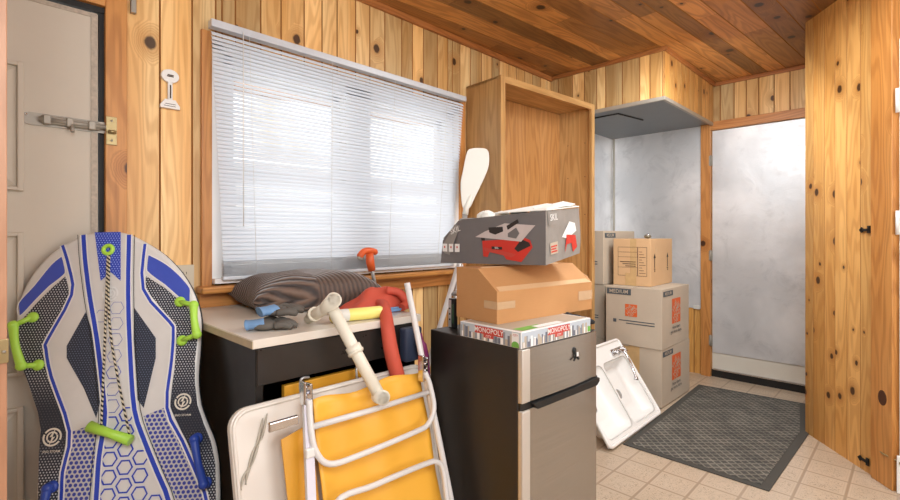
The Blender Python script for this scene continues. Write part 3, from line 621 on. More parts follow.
# ---- mini blind
bl = thing('mini_blind', 'wide pale grey mini blind hanging over the whole window', 'blind', (1.42, 2.02, 2.03), world=True)
BX0, BX1, BT, BB, BY = .682, 2.165, 2.028, .985, 2.02
mb = MB(); mb.box((BX0 - .005, BY - .02, BT - .03), (BX1 + .01, BY + .02, BT), plain('blind_rail', '#c9cdd2', .4, .2), bev=.002); mb.build('headrail', bl)
mb = MB(); N = 56; th = R(54)
for i in range(N):
    t = (i + 1) / N; z = BT - .035 - t * (BT - .035 - BB - .075)
    x0 = BX0 + .045 * t; x1 = BX1 - .10 * t; jj = random.uniform(-.0008, .0008)
    pr_ = []
    for a in (-1, -.33, .33, 1):
        w_ = .0108 * a; bow = .0018 * (1 - a * a)
        pr_.append((BY + w_ * math.cos(th) - bow * math.sin(th), z + jj - w_ * math.sin(th) * -1 + bow * math.cos(th)))
    kk = mb.mi(M['slat']); rows = []
    for s in range(7):
        xx = x0 + (x1 - x0) * s / 6; sag = -.0015 * math.sin(PI * s / 6 * 3) * random.uniform(.3, 1)
        rows.append([mb.b.verts.new((xx, p[0], p[1] + sag)) for p in pr_])
    for s in range(6):
        for a in range(3):
            f = mb.b.faces.new((rows[s][a], rows[s + 1][a], rows[s + 1][a + 1], rows[s][a + 1])); f.material_index = kk; f.smooth = True
mb.build('slats', bl, recalc=False)
mb = MB(); xl, xr = BX0 + .045, BX1 - .10; ms = plain('stacked_slat', '#d0d5da', .5)
for i in range(13):
    z = BB + .012 + i * .005; j = random.uniform(-.003, .003)
    mb.box((xl + j, BY - .014 + j, z), (xr + j, BY + .012 + j, z + .0018), ms)
mb.box((xl - .003, BY - .014, BB - .006), (xr + .003, BY + .012, BB + .01), ms, bev=.004); mb.build('bottom_rail', bl)
for f_ in (.1, .37, .63, .9):
    mb = MB(); mb.tube([(BX0 + (BX1 - BX0) * f_, BY - .012, BT - .02), (BX0 + .045 + (BX1 - BX0 - .145) * f_, BY - .013, BB)], .0009, M['whiteplastic'], 5); mb.build('cord', bl)
mb = MB(); mb.tube([(.80, BY - .024, BT - .02), (.80, BY - .026, 1.2)], .002, M['whiteplastic'], 6); mb.build('pull_cord', bl)

# foreground jamb at the extreme left
k = bpy.data.objects.new('trim_9', None); COL.objects.link(k); k.location = (.03, 1.24, 0); k['_o'] = [.03, 1.24, 0]; struct(k)
mb = MB(); mb.box((-.13, 1.23, 0), (.0505, 1.30, CZ), M['jamb'], bev=.002); mb.build('jamb_board', k)
mb = MB(); mb.box((.035, 1.226, .92), (.0525, 1.245, .965), M['brass'], bev=.001); mb.ball((.046, 1.225, .942), .003, M['steelgrey'], 8); mb.build('keeper_plate', k)

# ================================================================ OAK CABINET
cab = thing('oak_cabinet', 'tall open oak cabinet without doors standing right of the window', 'cabinet', (2.228, 1.787, 0), rot=(0, 0, R(-4.7)))
W_, D_, H_ = .995, .286, 2.122
mb = MB(); mb.box((0, .0, 0), (.016, D_, H_), M['oak']); mb.build('side_panel', cab)
mb = MB(); mb.box((W_ - .016, 0, 0), (W_, D_, H_), M['oak']); mb.build('side_panel', cab)
mb = MB(); mb.box((.016, D_ - .008, .03), (W_ - .016, D_, H_ - .02), M['oak_in']); mb.build('back_panel', cab)
mb = MB(); mb.box((.0, 0, H_ - .016), (W_, D_, H_), M['oak']); mb.build('top_panel', cab)
mb = MB(); mb.box((.016, 0, .1), (W_ - .016, D_ - .01, .118), M['oak']); mb.build('bottom_panel', cab)
for z in (.7,):
    mb = MB(); mb.box((.016, .02, z), (W_ - .016, D_ - .01, z + .018), M['oak']); mb.build('shelf', cab)
mb = MB(); mb.box((-.002, -.02, 0), (.036, 0, H_), M['oak']); mb.box((W_ - .036, -.02, 0), (W_ + .002, 0, H_), M['oak']); mb.box((.036, -.02, H_ - .04), (W_ - .036, 0, H_), M['oak']); mb.box((.036, -.02, 0), (W_ - .036, 0, .11), M['oak'])
mb.build('face_frame', cab)
for z in (1.32, 1.6, 1.85):
    for y in (.05, .2): mb = MB(); mb.ball((W_ - .017, y, z), .0035, M['printbore'], 8); mb.build('shelf_pin', cab)

# ================================================================ DESK
dk = thing('black_desk', 'black wooden desk with a wide drawer and pale laminate top under the window', 'desk', (.86, 1.7, 0), world=True)
x0, x1, y0, y1, zt = .556, 1.172, 1.32, 2.05, .87
mb = MB(); mb.box((x0 - .004, y0 - .006, zt - .026), (x1 + .006, y1, zt), M['laminate'], bev=.002); mb.box((x0 - .006, y0 - .008, zt - .024), (x0 - .003, y1, zt - .004), M['lamedge']); mb.build('top', dk)
mb = MB(); mb.box((x0 + .012, y0 + .012, 0), (x0 + .034, y1 - .01, zt - .026), M['deskblack'], bev=.001); mb.build('side_panel', dk)
mb = MB(); mb.box((x1 - .03, y0 + .012, 0), (x1 - .008, y1 - .01, zt - .026), M['deskblack'], bev=.001); mb.build('side_panel', dk)
mb = MB(); mb.box((x0 + .034, y1 - .03, .1), (x1 - .03, y1 - .015, zt - .026), M['deskblack']); mb.build('back_panel', dk)
dr = MB(); dr.box((x0 + .014, y0 + .004, .735), (x1 - .01, y0 + .024, zt - .03), M['deskdrawer'], bev=.002); dr.box((x0 + .05, y0 + .02, .745), (x1 - .045, y1 - .1, .83), M['deskblack']); dr.build('drawer', dk)
mb = MB(); mb.box((x0 + .034, y0 + .15, .4), (x1 - .03, y1 - .03, .415), M['deskblack']); mb.build('shelf', dk)

# things under / in the desk recess: grey handles with blue grips, yellow board
mb = MB(); mb.box((.66, 1.345, .42), (.96, 1.365, .712), M['yelstrip'], bev=.003); tag(mb.build('yellow_board', origin=(.87, 1.35, .42)), 'narrow yellow board glimpsed in the dark recess below the desk drawer', 'board')
for i, (x, lab) in enumerate(((.705, 'left bent grey wire handle with blue grip below the desk drawer'), (.905, 'right bent grey wire handle with blue grip below the desk drawer'))):
    k = thing('wire_handle', lab, 'handle', (x, 1.325, .42), world=True)
    mb = MB(); mb.tube(catmull([(x + .03, 1.336, .725), (x, 1.325, .728), (x - .008, 1.318, .70), (x + .004, 1.32, .60), (x + .006, 1.325, .42)], 5), .004, M['alum'], 8); mb.build('wire', k)
    mb = MB(); mb.tube([(x - .006, 1.318, .69), (x + .002, 1.32, .665)], .006, M['sl_blue'], 8); mb.build('grip', k)
mb = MB(); mb.box((1.07, 1.272, .715), (1.15, 1.312, .835), M['navyitem'], bev=.01, seg=3); tag(mb.build('navy_bag', origin=(1.1, 1.3, .6)), 'dark navy bag hanging at the right front of the desk', 'bag')
mb = MB(); mb.tube(catmull([(1.105, 1.235, .82), (1.115, 1.235, .78), (1.135, 1.24, .72), (1.145, 1.245, .66)], 4), [.006] * 4 + [.014] * 4 + [.012] * 5, M['purple'], 8); tag(mb.build('purple_pouch', origin=(1.12, 1.24, .7)), 'narrow purple folded umbrella-like pouch between the yellow chaise and fridge', 'pouch')

# ---- folded white table leaning on the desk
tn = Vector((0, -math.cos(R(14)), math.sin(R(14)))); tv = Vector((0, math.sin(R(14)), math.cos(R(14))))
ft = thing('folded_table', 'white folding table with rounded corners standing on edge against the desk', 'table', (.83, 1.12, 0), world=True)
def rrect(x0, y0, x1, y1, r, n=6):
    o = []
    for cx, cy, a0 in ((x1 - r, y1 - r, 0), (x0 + r, y1 - r, 90), (x0 + r, y0 + r, 180), (x1 - r, y0 + r, 270)):
        for i in range(n + 1):
            a = R(a0 + 90 * i / n); o.append((cx + r * math.cos(a), cy + r * math.sin(a)))
    return o
tp = lambda p, h: Vector((p[0], 1.285, .70)) + tv * p[1] + tn * h
TT = rrect(.475, -.715, 1.163, .0, .05)
mb = MB(); mb.prism(TT, lambda p: tp(p, -.02), lambda p: tp(p, .003), M['tabletop'], bev=.004); mb.build('table_top', ft)
mb = MB(); lip = [tp(p, .004) for p in rrect(.483, -.707, 1.155, -.008, .046)]; mb.tube(lip, .005, M['tabletop'], 8, closed=True); mb.build('rim', ft)
mb = MB()
for off in (0, .012):
    sw = [Vector(p) + Vector((off, 0, off * .8)) + tn * .006 for p in B['swirl'][:6]]
    cm = catmull(sw, 4); mb.tube(cm, [.0012 + .0025 * abs(math.sin(i * .5)) for i in range(len(cm))], M['swirl'], 6)
mb.build('smudge', ft)
mb = MB(); hp = [Vector(p) + tn * .012 for p in B['ch_hinge_h']]
mb.tube([hp[0] - tv * .0, hp[1]], .009, M['chrome'], 8); mb.box((hp[0].x - .01, hp[0].y - .012, hp[0].z - .012), (hp[1].x, hp[0].y + .0, hp[0].z + .012), M['chrome'], bev=.003); mb.build('hinge', ft)

# ---- yellow folding chaise
chn = tn
cs = thing('folding_chaise', 'yellow vinyl folding chaise with white tube frame leaning in front of the desk', 'chaise', (.87, 1.1, 0), world=True)
def slab(pts, th, m, nrm, mb, wav=0):
    n_ = len(pts); mb.prism(list(range(n_)), lambda i: Vector(pts[i]) - nrm * th, lambda i: Vector(pts[i]), m)
# front yellow sling: grid with gentle waves
mb = MB()
q00, q10, q11, q01 = Vector((.670, 1.012, -.0)), Vector((1.085, 1.02, 0)), Vector((1.077, 1.1956, .705)), Vector((.6724, 1.1938, .699))
q00 = Vector((.660, 1.035, .05)); q10 = Vector((1.088, 1.035, .05))
G = []; NU, NV = 24, 24; rr = random.Random(3); ph = [rr.uniform(0, 6) for _ in range(6)]
for i in range(NU + 1):
    s = i / NU; row = []
    for j in range(NV + 1):
        t = j / NV; p = (q00 * (1 - s) + q10 * s) * (1 - t) + (q01 * (1 - s) + q11 * s) * t
        wv = .005 * math.sin(s * 9 + ph[0] + t * 2) + .003 * math.sin(t * 17 + ph[1] + s * 5) + .004 * math.sin(s * 22 + ph[2]) * t ** 2 - .012 * math.sin(PI * s)
        p = p + chn * (wv - .008); p.z += (.008 * math.sin(s * 10 + 1)) * (t ** 8)
        row.append(mb.b.verts.new(p))
    G.append(row)
kk = mb.mi(M['yellow'])
for i in range(NU):
    for j in range(NV):
        f = mb.b.faces.new((G[i][j], G[i + 1][j], G[i + 1][j + 1], G[i][j + 1])); f.material_index = kk; f.smooth = True
sl_ = mb.build('sling', cs, recalc=False); md = sl_.modifiers.new('t', 'SOLIDIFY'); md.thickness = .003
mb = MB()
slab([Vector((.580, 1.2, .62)) + Vector((0, -.0, 0)) + tn * .0, Vector((.665, 1.2, .64)), Vector((.665, 1.2 - .60 * .2493, .02)), Vector((.583, 1.2 - .60 * .2493, .02))], .004, M['yelstrip'], tn, mb)
mb.build('rear_sling', cs)
TR_ = .0085
def ext(p, q, z):  # extend a line through p->q down to height z
    p, q = Vector(p), Vector(q); t = (z - p.z) / (q.z - p.z); return p + (q - p) * t
rr_ = B['ch_rail_r']; end = ext(rr_[1], rr_[3], .01)
mb = MB(); mb.tube([rr_[0], rr_[1], rr_[2], rr_[3], end], .0105, M['tube'], 12); mb.build('side_rail', cs)
rl = [Vector(p) for p in B['ch_rail_l']]; e2 = ext(rl[0], rl[2], .01)
mb = MB(); mb.tube([rl[0], rl[1], rl[2], e2], .009, M['tube'], 12); mb.build('side_rail', cs)
mb = MB(); a_, b_ = rl[0] + chn * .014, e2 + chn * .014; wx = Vector((.012, 0, 0))
mb.prism([0, 1, 2, 3], lambda i: [a_ - wx, a_ + wx, b_ + wx, b_ - wx][i], lambda i: [a_ - wx, a_ + wx, b_ + wx, b_ - wx][i] + chn * .002, M['strapm'])
st_ = mb.build('strap', cs)
mb = MB(); mb.box((rl[1].x - .015, rl[1].y - .026, rl[1].z - .012), (rl[1].x + .015, rl[1].y - .014, rl[1].z + .012), M['whiteplastic'], bev=.003); mb.build('buckle', st_, origin=cs['_o'])
mb = MB(); mb.tube(B['ch_barA'], TR_, M['tube'], 12); mb.build('cross_bar', cs)
mb = MB(); mb.tube(catmull(B['ch_U'], 5), TR_, M['tube'], 12); mb.build('back_frame', cs)
u2 = [Vector(p) for p in B['ch_U2']]
mb = MB(); mb.tube(catmull([Vector((.66, 1.06, .12)), Vector((.655, 1.08, .2)), Vector((.66, 1.1, .31))] + u2[1:] + [Vector((1.09, 1.04, .14))], 5), TR_, M['tube'], 12); mb.build('leg_frame', cs)
for nm in ('ch_hinge_l', 'ch_hinge_r'):
    h0, h1 = [Vector(p) for p in B[nm]]; c = (h0 + h1) / 2
    mb = MB(); mb.box((c.x - .013, c.y - .014, h1.z - .012), (c.x - .004, c.y + .012, h0.z + .01), M['chrome'], bev=.003); mb.box((c.x + .004, c.y - .014, h1.z - .012), (c.x + .013, c.y + .012, h0.z + .002), M['chrome'], bev=.003)
    mb.tube([(c.x, c.y - .018, c.z - .008), (c.x, c.y + .014, c.z - .008)], .006, M['chrome'], 10); mb.tube([(c.x, c.y - .018, c.z + .014), (c.x, c.y + .014, c.z + .014)], .005, M['chrome'], 10); mb.build('hinge', cs)

# ---- things on the desk
# brown cushion
def cushion(c, a, b, h, ang, m, name, label):
    t = bmesh.new(); n = 26; g = []
    def hh(s, r): return max(0, (1 - s ** 4)) ** .55 * max(0, (1 - r ** 4)) ** .55
    mb = MB(); k = mb.mi(m); top = []; bot = []
    for i in range(n + 1):
        rt, rb = [], []
        for j in range(n + 1):
            s, r = 2 * i / n - 1, 2 * j / n - 1
            q = 1 - .10 * (1 - abs(s)) * abs(r) ** 3; p = 1 - .10 * (1 - abs(r)) * abs(s) ** 3
            x, y = s * a * p, r * b * q; z = hh(s, r) * h
            z2 = z + .006 * math.sin(s * 7 + r * 3) * hh(s, r); 
            vt = mb.b.verts.new((x, y, h * .45 + z2 * .8)); rt.append(vt)
            rb.append(vt if i in (0, n) or j in (0, n) else mb.b.verts.new((x, y, h * .45 - min(z * .55, h * .44))))
        top.append(rt); bot.append(rb)
    for i in range(n):
        for j in range(n):
            for G_, fl in ((top, 0), (bot, 1)):
                q = [G_[i][j], G_[i + 1][j], G_[i + 1][j + 1], G_[i][j + 1]]
                if fl: q = q[::-1]
                try: f = mb.b.faces.new(q)
                except ValueError: continue
                f.material_index = k; f.smooth = True
    o = mb.build(name); o.location = c; o.rotation_euler = (0, 0, ang); tag(o, label, 'cushion'); return o
cushion((.985, 1.80, .872), .27, .20, .115, R(-8), M['pillow'], 'brown_cushion', 'dark brown ribbed velvet cushion lying on the laminate desk top')
# gloves
def glove(loc, rz, label, flip):
    k = thing('work_glove', label, 'glove', loc, rot=(R(4), 0, rz), group=None)
    mb = MB(); mb.ball((0, 0, .016), (.042, .034, .016), M['glove_g']); 
    for i, (dx, dy, l) in enumerate(((.03, -.024, .05), (.036, -.008, .06), (.036, .01, .055), (.03, .026, .042))):
        mb.tube(catmull([(dx, dy, .016), (dx + l * .5, dy * 1.2, .02), (dx + l, dy * 1.25, .01)], 4), [.011] * 6 + [.010, .009, .007], M['glove_g'], 10)
    mb.tube(catmull([(-.01, flip * .028, .014), (.015, flip * .05, .02), (.04, flip * .06, .012)], 4), [.012] * 6 + [.011, .010, .007], M['glove_g'], 10)
    mb.build('palm', k)
    mb = MB(); mb.tube(catmull([(.0, 0, .022), (-.02, 0, .02), (-.038, .004, .018), (-.052, .006, .016)], 4), [.03, .030, .029, .028, .027, .027, .026, .026, .026, .026, .027, .028, .029], M['glove_b'], 14)
    ob = mb.build('cuff', k); ob['label'] = 'blue cuff'
    for v in ob.data.vertices: v.co.z = max(.002, (v.co.z - .018) * .55 + .018)
glove((.64, 1.435, .870), R(-25), 'blue and grey work glove lying flat at the desk edge, the lower one', 1)
glove((.685, 1.457, .906), R(5), 'blue and grey work glove resting on top of the other glove', -1)
# PVC pipe with tee
pv = thing('pvc_pipe', 'cream PVC pipe with a tee fitting hanging over the desk front edge', 'pipe', (.8, 1.29, .87), world=True)
pa, pb = Vector((.780, 1.285, .947)), Vector((.858, 1.14, .682)); ax_ = (pb - pa).normalized()
def pipe(mb, a, b, r, m, t=.004, seg=20):
    a, b = Vector(a), Vector(b); d = (b - a).normalized()
    mb.tube([a + d * .012, a, a, a, b], [r - t, r - t, r - t, r, r], m, seg, cap=False)
    mb.tube([a + d * .02, a + d * .021], [r - t, .0005], M['printbore'], seg, cap=False)  # dark disc stands in for the shade inside the open bore
mb = MB(); mb.tube([pa, pb], .0185, M['pvc'], 18); mb.build('pipe_body', pv)
mb = MB(); pc_ = pa + ax_ * .155; mb.tube([pc_ - ax_ * .014, pc_ + ax_ * .014], .0235, M['pvc'], 18); mb.tube([pc_ + ax_ * .004, pc_ + ax_ * .010], .0255, M['pvc'], 18); mb.build('coupling', pv)
tl = Vector((.79, 1.42, .894)); tr_ = Vector((.766, 1.245, .968)); mb = MB(); mb.tube([tl, pa + (tr_ - tl) * .0], .019, M['pvc'], 18)
pipe(mb, tr_ + (tr_ - tl).normalized() * .004, pa - (tr_ - tl).normalized() * .03, .0235, M['pvc'])
mb.tube([tl + (tr_ - tl) * .12, tl + (tr_ - tl) * .2], .0235, M['pvc'], 18); mb.tube([tl, tl - (tr_ - tl) * .16], [.015, .015], M['pvc'], 16); mb.build('tee_fitting', pv)
mb = MB(); e_ = pb; fw = Vector((-.25, -.93, .15)).normalized(); pipe(mb, e_ + fw * .028, e_ - fw * .014, .0215, M['pvc']); mb.build('elbow', pv)
# yellow roll
yr = thing('yellow_roll', 'yellow printed wrapped roll lying on the desk beside the pipe tee', 'roll', (.93, 1.35, .89), world=True)
mb = MB(); ya, yb = Vector((.84, 1.385, .8925)), Vector((1.025, 1.347, .8925)); mb.tube([ya, ya + (yb - ya) * .02, yb - (yb - ya) * .05, yb - (yb - ya) * .01, yb], [.014, .021, .0215, .018, .009], M['yeltube'], 20); mb.build('roll_body', yr)
mb = MB(); mb.tube([ya + (yb - ya) * .1, ya + (yb - ya) * .32], .0217, M['paper'], 20, cap=False)

mb.build('printed_band', yr)
# red fabric bag with long strap/sleeve
def lump(mb, pts, rs, m, seg=16, flat=.6, zfix=None):
    mb.tube(catmull(pts, 5), [rs[0] + (rs[min(len(rs) - 1, int(i / 5) + 1)] - rs[min(len(rs) - 1, int(i / 5))]) * 0 + rs[min(len(rs) - 1, int(i / 5))] for i in range((len(pts) - 1) * 5 + 1)], m, seg)
rb = thing('red_bag', 'crumpled red fabric bag draped on the desk with one sleeve hanging over', 'bag', (1.05, 1.45, .87), world=True)
mb = MB(); rr = random.Random(9); g = []
for i in range(21):
    row = []
    for j in range(15):
        s, t = i / 20, j / 14
        x = .94 + .31 * s; y = 1.402 + .17 * t + .03 * s
        env = max(0, math.sin(PI * min(1, s * 1.02))) ** .6 * max(0, math.sin(PI * t)) ** .6
        z = .873 + env * (.125 * (1 - .3 * t) * (.45 + .55 * s) + .012 * math.sin(8 * s + 6 * t) + .006 * math.sin(15 * s - 9 * t)); row.append(mb.b.verts.new((x, y, z)))
    g.append(row)
kk = mb.mi(M['redcloth'])
for i in range(20):
    for j in range(14):
        f = mb.b.faces.new((g[i][j], g[i + 1][j], g[i + 1][j + 1], g[i][j + 1])); f.material_index = kk; f.smooth = True
o_ = mb.build('bag_body', rb, recalc=False)
mb = MB(); sp = catmull([(1.09, 1.47, .90), (1.07, 1.40, .905), (1.03, 1.335, .889), (1.005, 1.292, .85), (1.0, 1.268, .78), (1.012, 1.256, .71), (1.022, 1.25, .675)], 5)
mb.tube(sp, [.019 + .006 * min(1, i / 20) for i in range(len(sp) - 3)] + [.024, .019, .008], M['redcloth'], 16)
sv = mb.build('sleeve', rb)
mb = MB(); mb.tube(catmull([(1.13, 1.46, .95), (1.17, 1.43, .94), (1.18, 1.40, .905), (1.15, 1.39, .889)], 5), .016, M['redcloth'], 10); mb.build('strap', rb)
# orange handled tool behind the bag
tl_ = thing('orange_handled_scraper', 'scraper with orange grip and silver shaft leaning at the window sill', 'tool', (1.43, 1.93, .87), world=True)
mb = MB(); mb.tube([(1.42, 1.91, .872), (1.375, 1.91, 1.055)], .009, M['alum'], 12); mb.build('shaft', tl_)
mb = MB(); mb.tube([(1.39, 1.91, .99), (1.38, 1.91, 1.03), (1.375, 1.91, 1.075)], [.018, .021, .019], M['orangeh'], 14); mb.tube(catmull([(1.315, 1.91, 1.055), (1.338, 1.91, 1.082), (1.375, 1.91, 1.088), (1.42, 1.91, 1.078)], 4), [.01] + [.016] * 11 + [.009], M['orangeh'], 12); mb.build('grip', tl_)
mb = MB(); mb.ball((1.32, 1.905, 1.055), (.018, .008, .012), M['steelgrey'], 10); mb.build('hanging_tip', tl_)
# papers, clips
for i, (x, y, z, r_, w1, h1, mm, lab) in enumerate(((1.085, 1.36, .8705, 12, .12, .06, M['paper'], 'pale paper sheet at the right front corner of the desk'), (1.10, 1.39, .8715, 35, .08, .05, M['mono_sky'], 'small bluish leaflet on the paper sheet on the desk'))):
    mb = MB(); mb.box((-w1 / 2, -h1 / 2, 0), (w1 / 2, h1 / 2, .001), mm); ob = mb.build('paper_sheet'); ob.location = (x, y, z); ob.rotation_euler = (0, 0, R(r_)); tag(ob, lab, 'paper')
mb = MB()
for i in range(5):
    a = random.uniform(0, 3); mb.tube([(1.09 + .02 * math.cos(a), 1.40 + .015 * math.sin(a), .878 + i * .003), (1.13 + .02 * math.cos(a * 2), 1.405 + .015 * math.sin(a + 2), .878 + i * .003)], .004, M['glove_b'], 8)
tag(mb.build('blue_cord', origin=(1.11, 1.4, .875)), 'small tangle of blue-grey cord at the right end of the desk', 'cord')

# ================================================================ SLED
sd = thing('foam_sled', 'blue, navy and silver foam snow sled leaning against the old white door', 'sled', (.32, 1.83, .87))
t_ = R(15); uu = Vector((.787, -.617, 0)); vv = Vector((.617 * math.sin(t_), .787 * math.sin(t_), math.cos(t_))); nz = uu.cross(vv).normalized()
if nz.y > 0: nz = -nz
Ms = Matrix((uu, vv, uu.cross(vv))).transposed().to_4x4(); Ms.translation = (.32, 1.83, .87)
sd.matrix_world = Ms
FS = 1 if uu.cross(vv).y < 0 else -1     # side that faces the room
low = [(.375, -.6), (.365, -.7), (.335, -.79), (.27, -.86), (.18, -.888), (.08, -.87), (.0, -.81), (-.06, -.72), (-.105, -.6)]
OUT = [tuple(p[:2]) for p in catmull([(*p, 0) for p in B['sled_outline_top'] + low], 3, True)]
cx_, cy_ = .05, -.25
def inset(ps, d):
    o = []; n = len(ps)
    A_ = sum(ps[i][0] * ps[(i + 1) % n][1] - ps[(i + 1) % n][0] * ps[i][1] for i in range(n)); sg = 1 if A_ > 0 else -1
    for i in range(n):
        a, b = Vector(ps[i - 1]), Vector(ps[(i + 1) % n]); t = (b - a).normalized(); o.append((ps[i][0] - t.y * d * sg, ps[i][1] + t.x * d * sg))
    return o
mb = MB(); rings = [(inset(OUT, .014), -.036), (OUT, -.026), (OUT, -.012), (inset(OUT, .004), -.004), (inset(OUT, .012), 0)]; n = len(OUT)
vs = [[mb.b.verts.new((x, y, FS * h)) for x, y in rg] for rg, h in rings]
ke, kb = mb.mi(M['sl_edge']), mb.mi(M['sl_base'])
for a in range(4):
    for i in range(n):
        f = mb.b.faces.new((vs[a][i], vs[a][(i + 1) % n], vs[a + 1][(i + 1) % n], vs[a + 1][i])); f.material_index = ke if a < 2 else kb; f.smooth = True
for a, kx in ((0, ke), (4, kb)):
    f = mb.b.faces.new(vs[a]); f.material_index = kx
hh = [0]
def poly(pts, m):
    hh[0] += 1; f = mb.face([(p[0], p[1], FS * (.0006 + hh[0] * .00012)) for p in pts], m); return f
def stripe(pts, w, m, lift=None):
    pts = [Vector((*p, 0)) for p in pts]; pts = catmull(pts, 3); hh[0] += 1; h = FS * (.0006 + hh[0] * .00012); L_, R_ = [], []
    for i, p in enumerate(pts):
        d = (pts[min(i + 1, len(pts) - 1)] - pts[max(i - 1, 0)]).normalized(); nrm = Vector((-d.y, d.x, 0)); L_.append((p + nrm * w / 2)); R_.append(p - nrm * w / 2)
    for i in range(len(pts) - 1): mb.face([(L_[i].x, L_[i].y, h), (L_[i + 1].x, L_[i + 1].y, h), (R_[i + 1].x, R_[i + 1].y, h), (R_[i].x, R_[i].y, h)], m)
def extd(ps, du=.03): return ps + [(ps[-1][0] + (ps[-1][0] - ps[-2][0]) * .6, -.62)]
poly(B['sled_dots_l'][:8] + [(-.06, -.62), (-.098, -.62)] + B['sled_dots_l'][8:], M['sl_navy'])
poly(B['sled_dots_r'][:9] + [(.355, -.62), (.362, -.62)] + B['sled_dots_r'][9:], M['sl_navy'])
poly(B['sled_blue_l'], M['sl_blue2']); poly(B['sled_blue_r'], M['sl_blue2'])
for k_ in ('sled_blue_l', 'sled_blue_r', 'sled_dots_l', 'sled_dots_r'):
    stripe(B[k_][:8] if 'dots' in k_ else B[k_] + [B[k_][0]], .0035, M['sl_white'])
poly(B['sled_dia_l'], M['sl_dark']); poly(B['sled_dia_r'], M['sl_dark'])
hl = B['sled_hexz_l']; poly(hl[:4] + [(.01, -.62), (-.05, -.62)] + hl[4:], M['sl_hexz'])
hr = B['sled_hexz_r']; poly(hr[:5] + [(.37, -.62), (.27, -.62)] + hr[5:], M['sl_hexz'])
poly(B['sled_topblue'], M['sl_top'])
# hexagon outlines down the centre band
def interp(ps, v):
    for a, b in zip(ps, ps[1:]):
        if (a[1] - v) * (b[1] - v) <= 0 and a[1] != b[1]: return a[0] + (b[0] - a[0]) * (v - a[1]) / (b[1] - a[1])
    return ps[-1][0]
s2, s4 = extd(B['sled_s2']), extd(B['sled_s4'])
hr_ = .026
for j in range(26):
    v0 = .06 - j * hr_ * 1.72 * .5 * 1.12
    for i in range(-6, 7):
        u0 = .03 + (i + .5 * (j % 2)) * hr_ * 3.35 - .09 * (v0 + .2)
        if interp(s2, v0) + .006 < u0 - hr_ * .5 and u0 + hr_ * .5 < interp(s4, v0) - .006 and v0 > -.6:
            w = .0012 if v0 > -.12 else (.002 if v0 > -.25 else .0048)
            hh[0] += 0.02; h = FS * (.0006 + hh[0] * .00012)
            for k in range(6):
                a0, a1 = k * PI / 3, (k + 1) * PI / 3; ri, ro = hr_ * .82 - w / 2, hr_ * .82 + w / 2
                mb.face([(u0 + ro * math.cos(a0), v0 + ro * math.sin(a0), h), (u0 + ro * math.cos(a1), v0 + ro * math.sin(a1), h), (u0 + ri * math.cos(a1), v0 + ri * math.sin(a1), h), (u0 + ri * math.cos(a0), v0 + ri * math.sin(a0), h)], M['sl_blue'])
for k_, w in (('s1', .009), ('s3', .009), ('s2', .013), ('s4', .013)):
    ps = extd(B['sled_' + k_]); stripe(ps, w + .009, M['sl_white']); stripe(ps, w, M['sl_blue'])
for k_, off in (('s2', -.017), ('s4', .017)):
    stripe([(p[0] + off, p[1]) for p in extd(B['sled_' + k_])], .002, M['black'])
def emblem(c, r, m):
    hh[0] += 1; h = FS * (.0006 + hh[0] * .00012)
    for (ra, rb_, a0, a1) in ((.8, 1., -20, 150), (.8, 1., 160, 330), (.45, .62, 30, 210), (.45, .62, 215, 385)):
        n = 14
        for k in range(n):
            b0, b1 = R(a0 + (a1 - a0) * k / n), R(a0 + (a1 - a0) * (k + 1) / n)
            mb.face([(c[0] + r * q * math.cos(b), c[1] + r * q * math.sin(b), h) for q, b in ((rb_, b0), (rb_, b1), (ra, b1), (ra, b0))], m)
    mb.face([(c[0] + x * r, c[1] + y * r, h) for x, y in ((.25, .95), (-.3, .0), (-.02, .05), (-.25, -.95), (.3, .05), (.02, 0))], m)
emblem(B['sled_logo_l'][0], .026, M['logo_w']); emblem(B['sled_logo_r'][0], .025, M['logo_w']); emblem(B['sled_logo_c'][0], .024, M['sl_white'])
for nm in ('l', 'r'):
    c = B['sled_logo_' + nm][0]; hh[0] += 1
    F = Matrix.Translation((c[0] + .004, c[1] - .040, FS * (.0006 + hh[0] * .00012)))
    if FS < 0: F = F @ Matrix.Scale(1, 4)
    text(mb, 'SNO STORM', .0085, F, M['logo_w'])
mb.build('deck', sd, recalc=False)
def dumb(nm, a, b, r, m, knobs=None):
    mb = MB(); a = Vector((*a, 0)); b = Vector((*b, 0)); z = Vector((0, 0, FS))
    mb.tube(catmull([a + z * .028, (a + b) / 2 + z * .036, b + z * .028], 5), [r * 1.15, r, r * .95, r * .9, r * .85, r * .85, r * .85, r * .9, r * .95, r, r * 1.15], m, 14)
    for e in (a, b): mb.ball((e.x, e.y, FS * .028), r * 1.2, m, 12)
    for e, kn in zip((a, b), knobs or (a, b)):
        kn = Vector((kn[0], kn[1], 0)); mb.ball((kn.x, kn.y, FS * .008), (.017, .017, .010), m, 14); mb.tube([kn + z * .01, e + z * .026], .008, m, 10)
    return mb.build(nm, sd)
h_ = dumb('lime_handle', B['sled_bar_l'][0], B['sled_bar_l'][1], .0125, M['lime'], B['sled_knobs_l']); h_['label'] = 'lime green grip at upper left of the sled'
h_ = dumb('lime_handle', B['sled_bar_r'][0], B['sled_bar_r'][1], .0125, M['lime'], B['sled_knobs_r']); h_['label'] = 'lime green grip at upper right of the sled'
h_ = dumb('blue_handle', B['sled_bblue_r'][0], B['sled_bblue_r'][1], .0125, M['blueh']); h_ = dumb('blue_handle', B['sled_bblue_l'][0], B['sled_bblue_l'][1], .0125, M['blueh'])
mb = MB(); c = B['sled_ring'][0]; mb.tube([(c[0] + .014 * math.cos(a), c[1] + .014 * math.sin(a), FS * .005) for a in [2 * PI * i / 20 for i in range(20)]], .0065, M['lime'], 10, closed=True); mb.build('grommet', sd)
mb = MB()
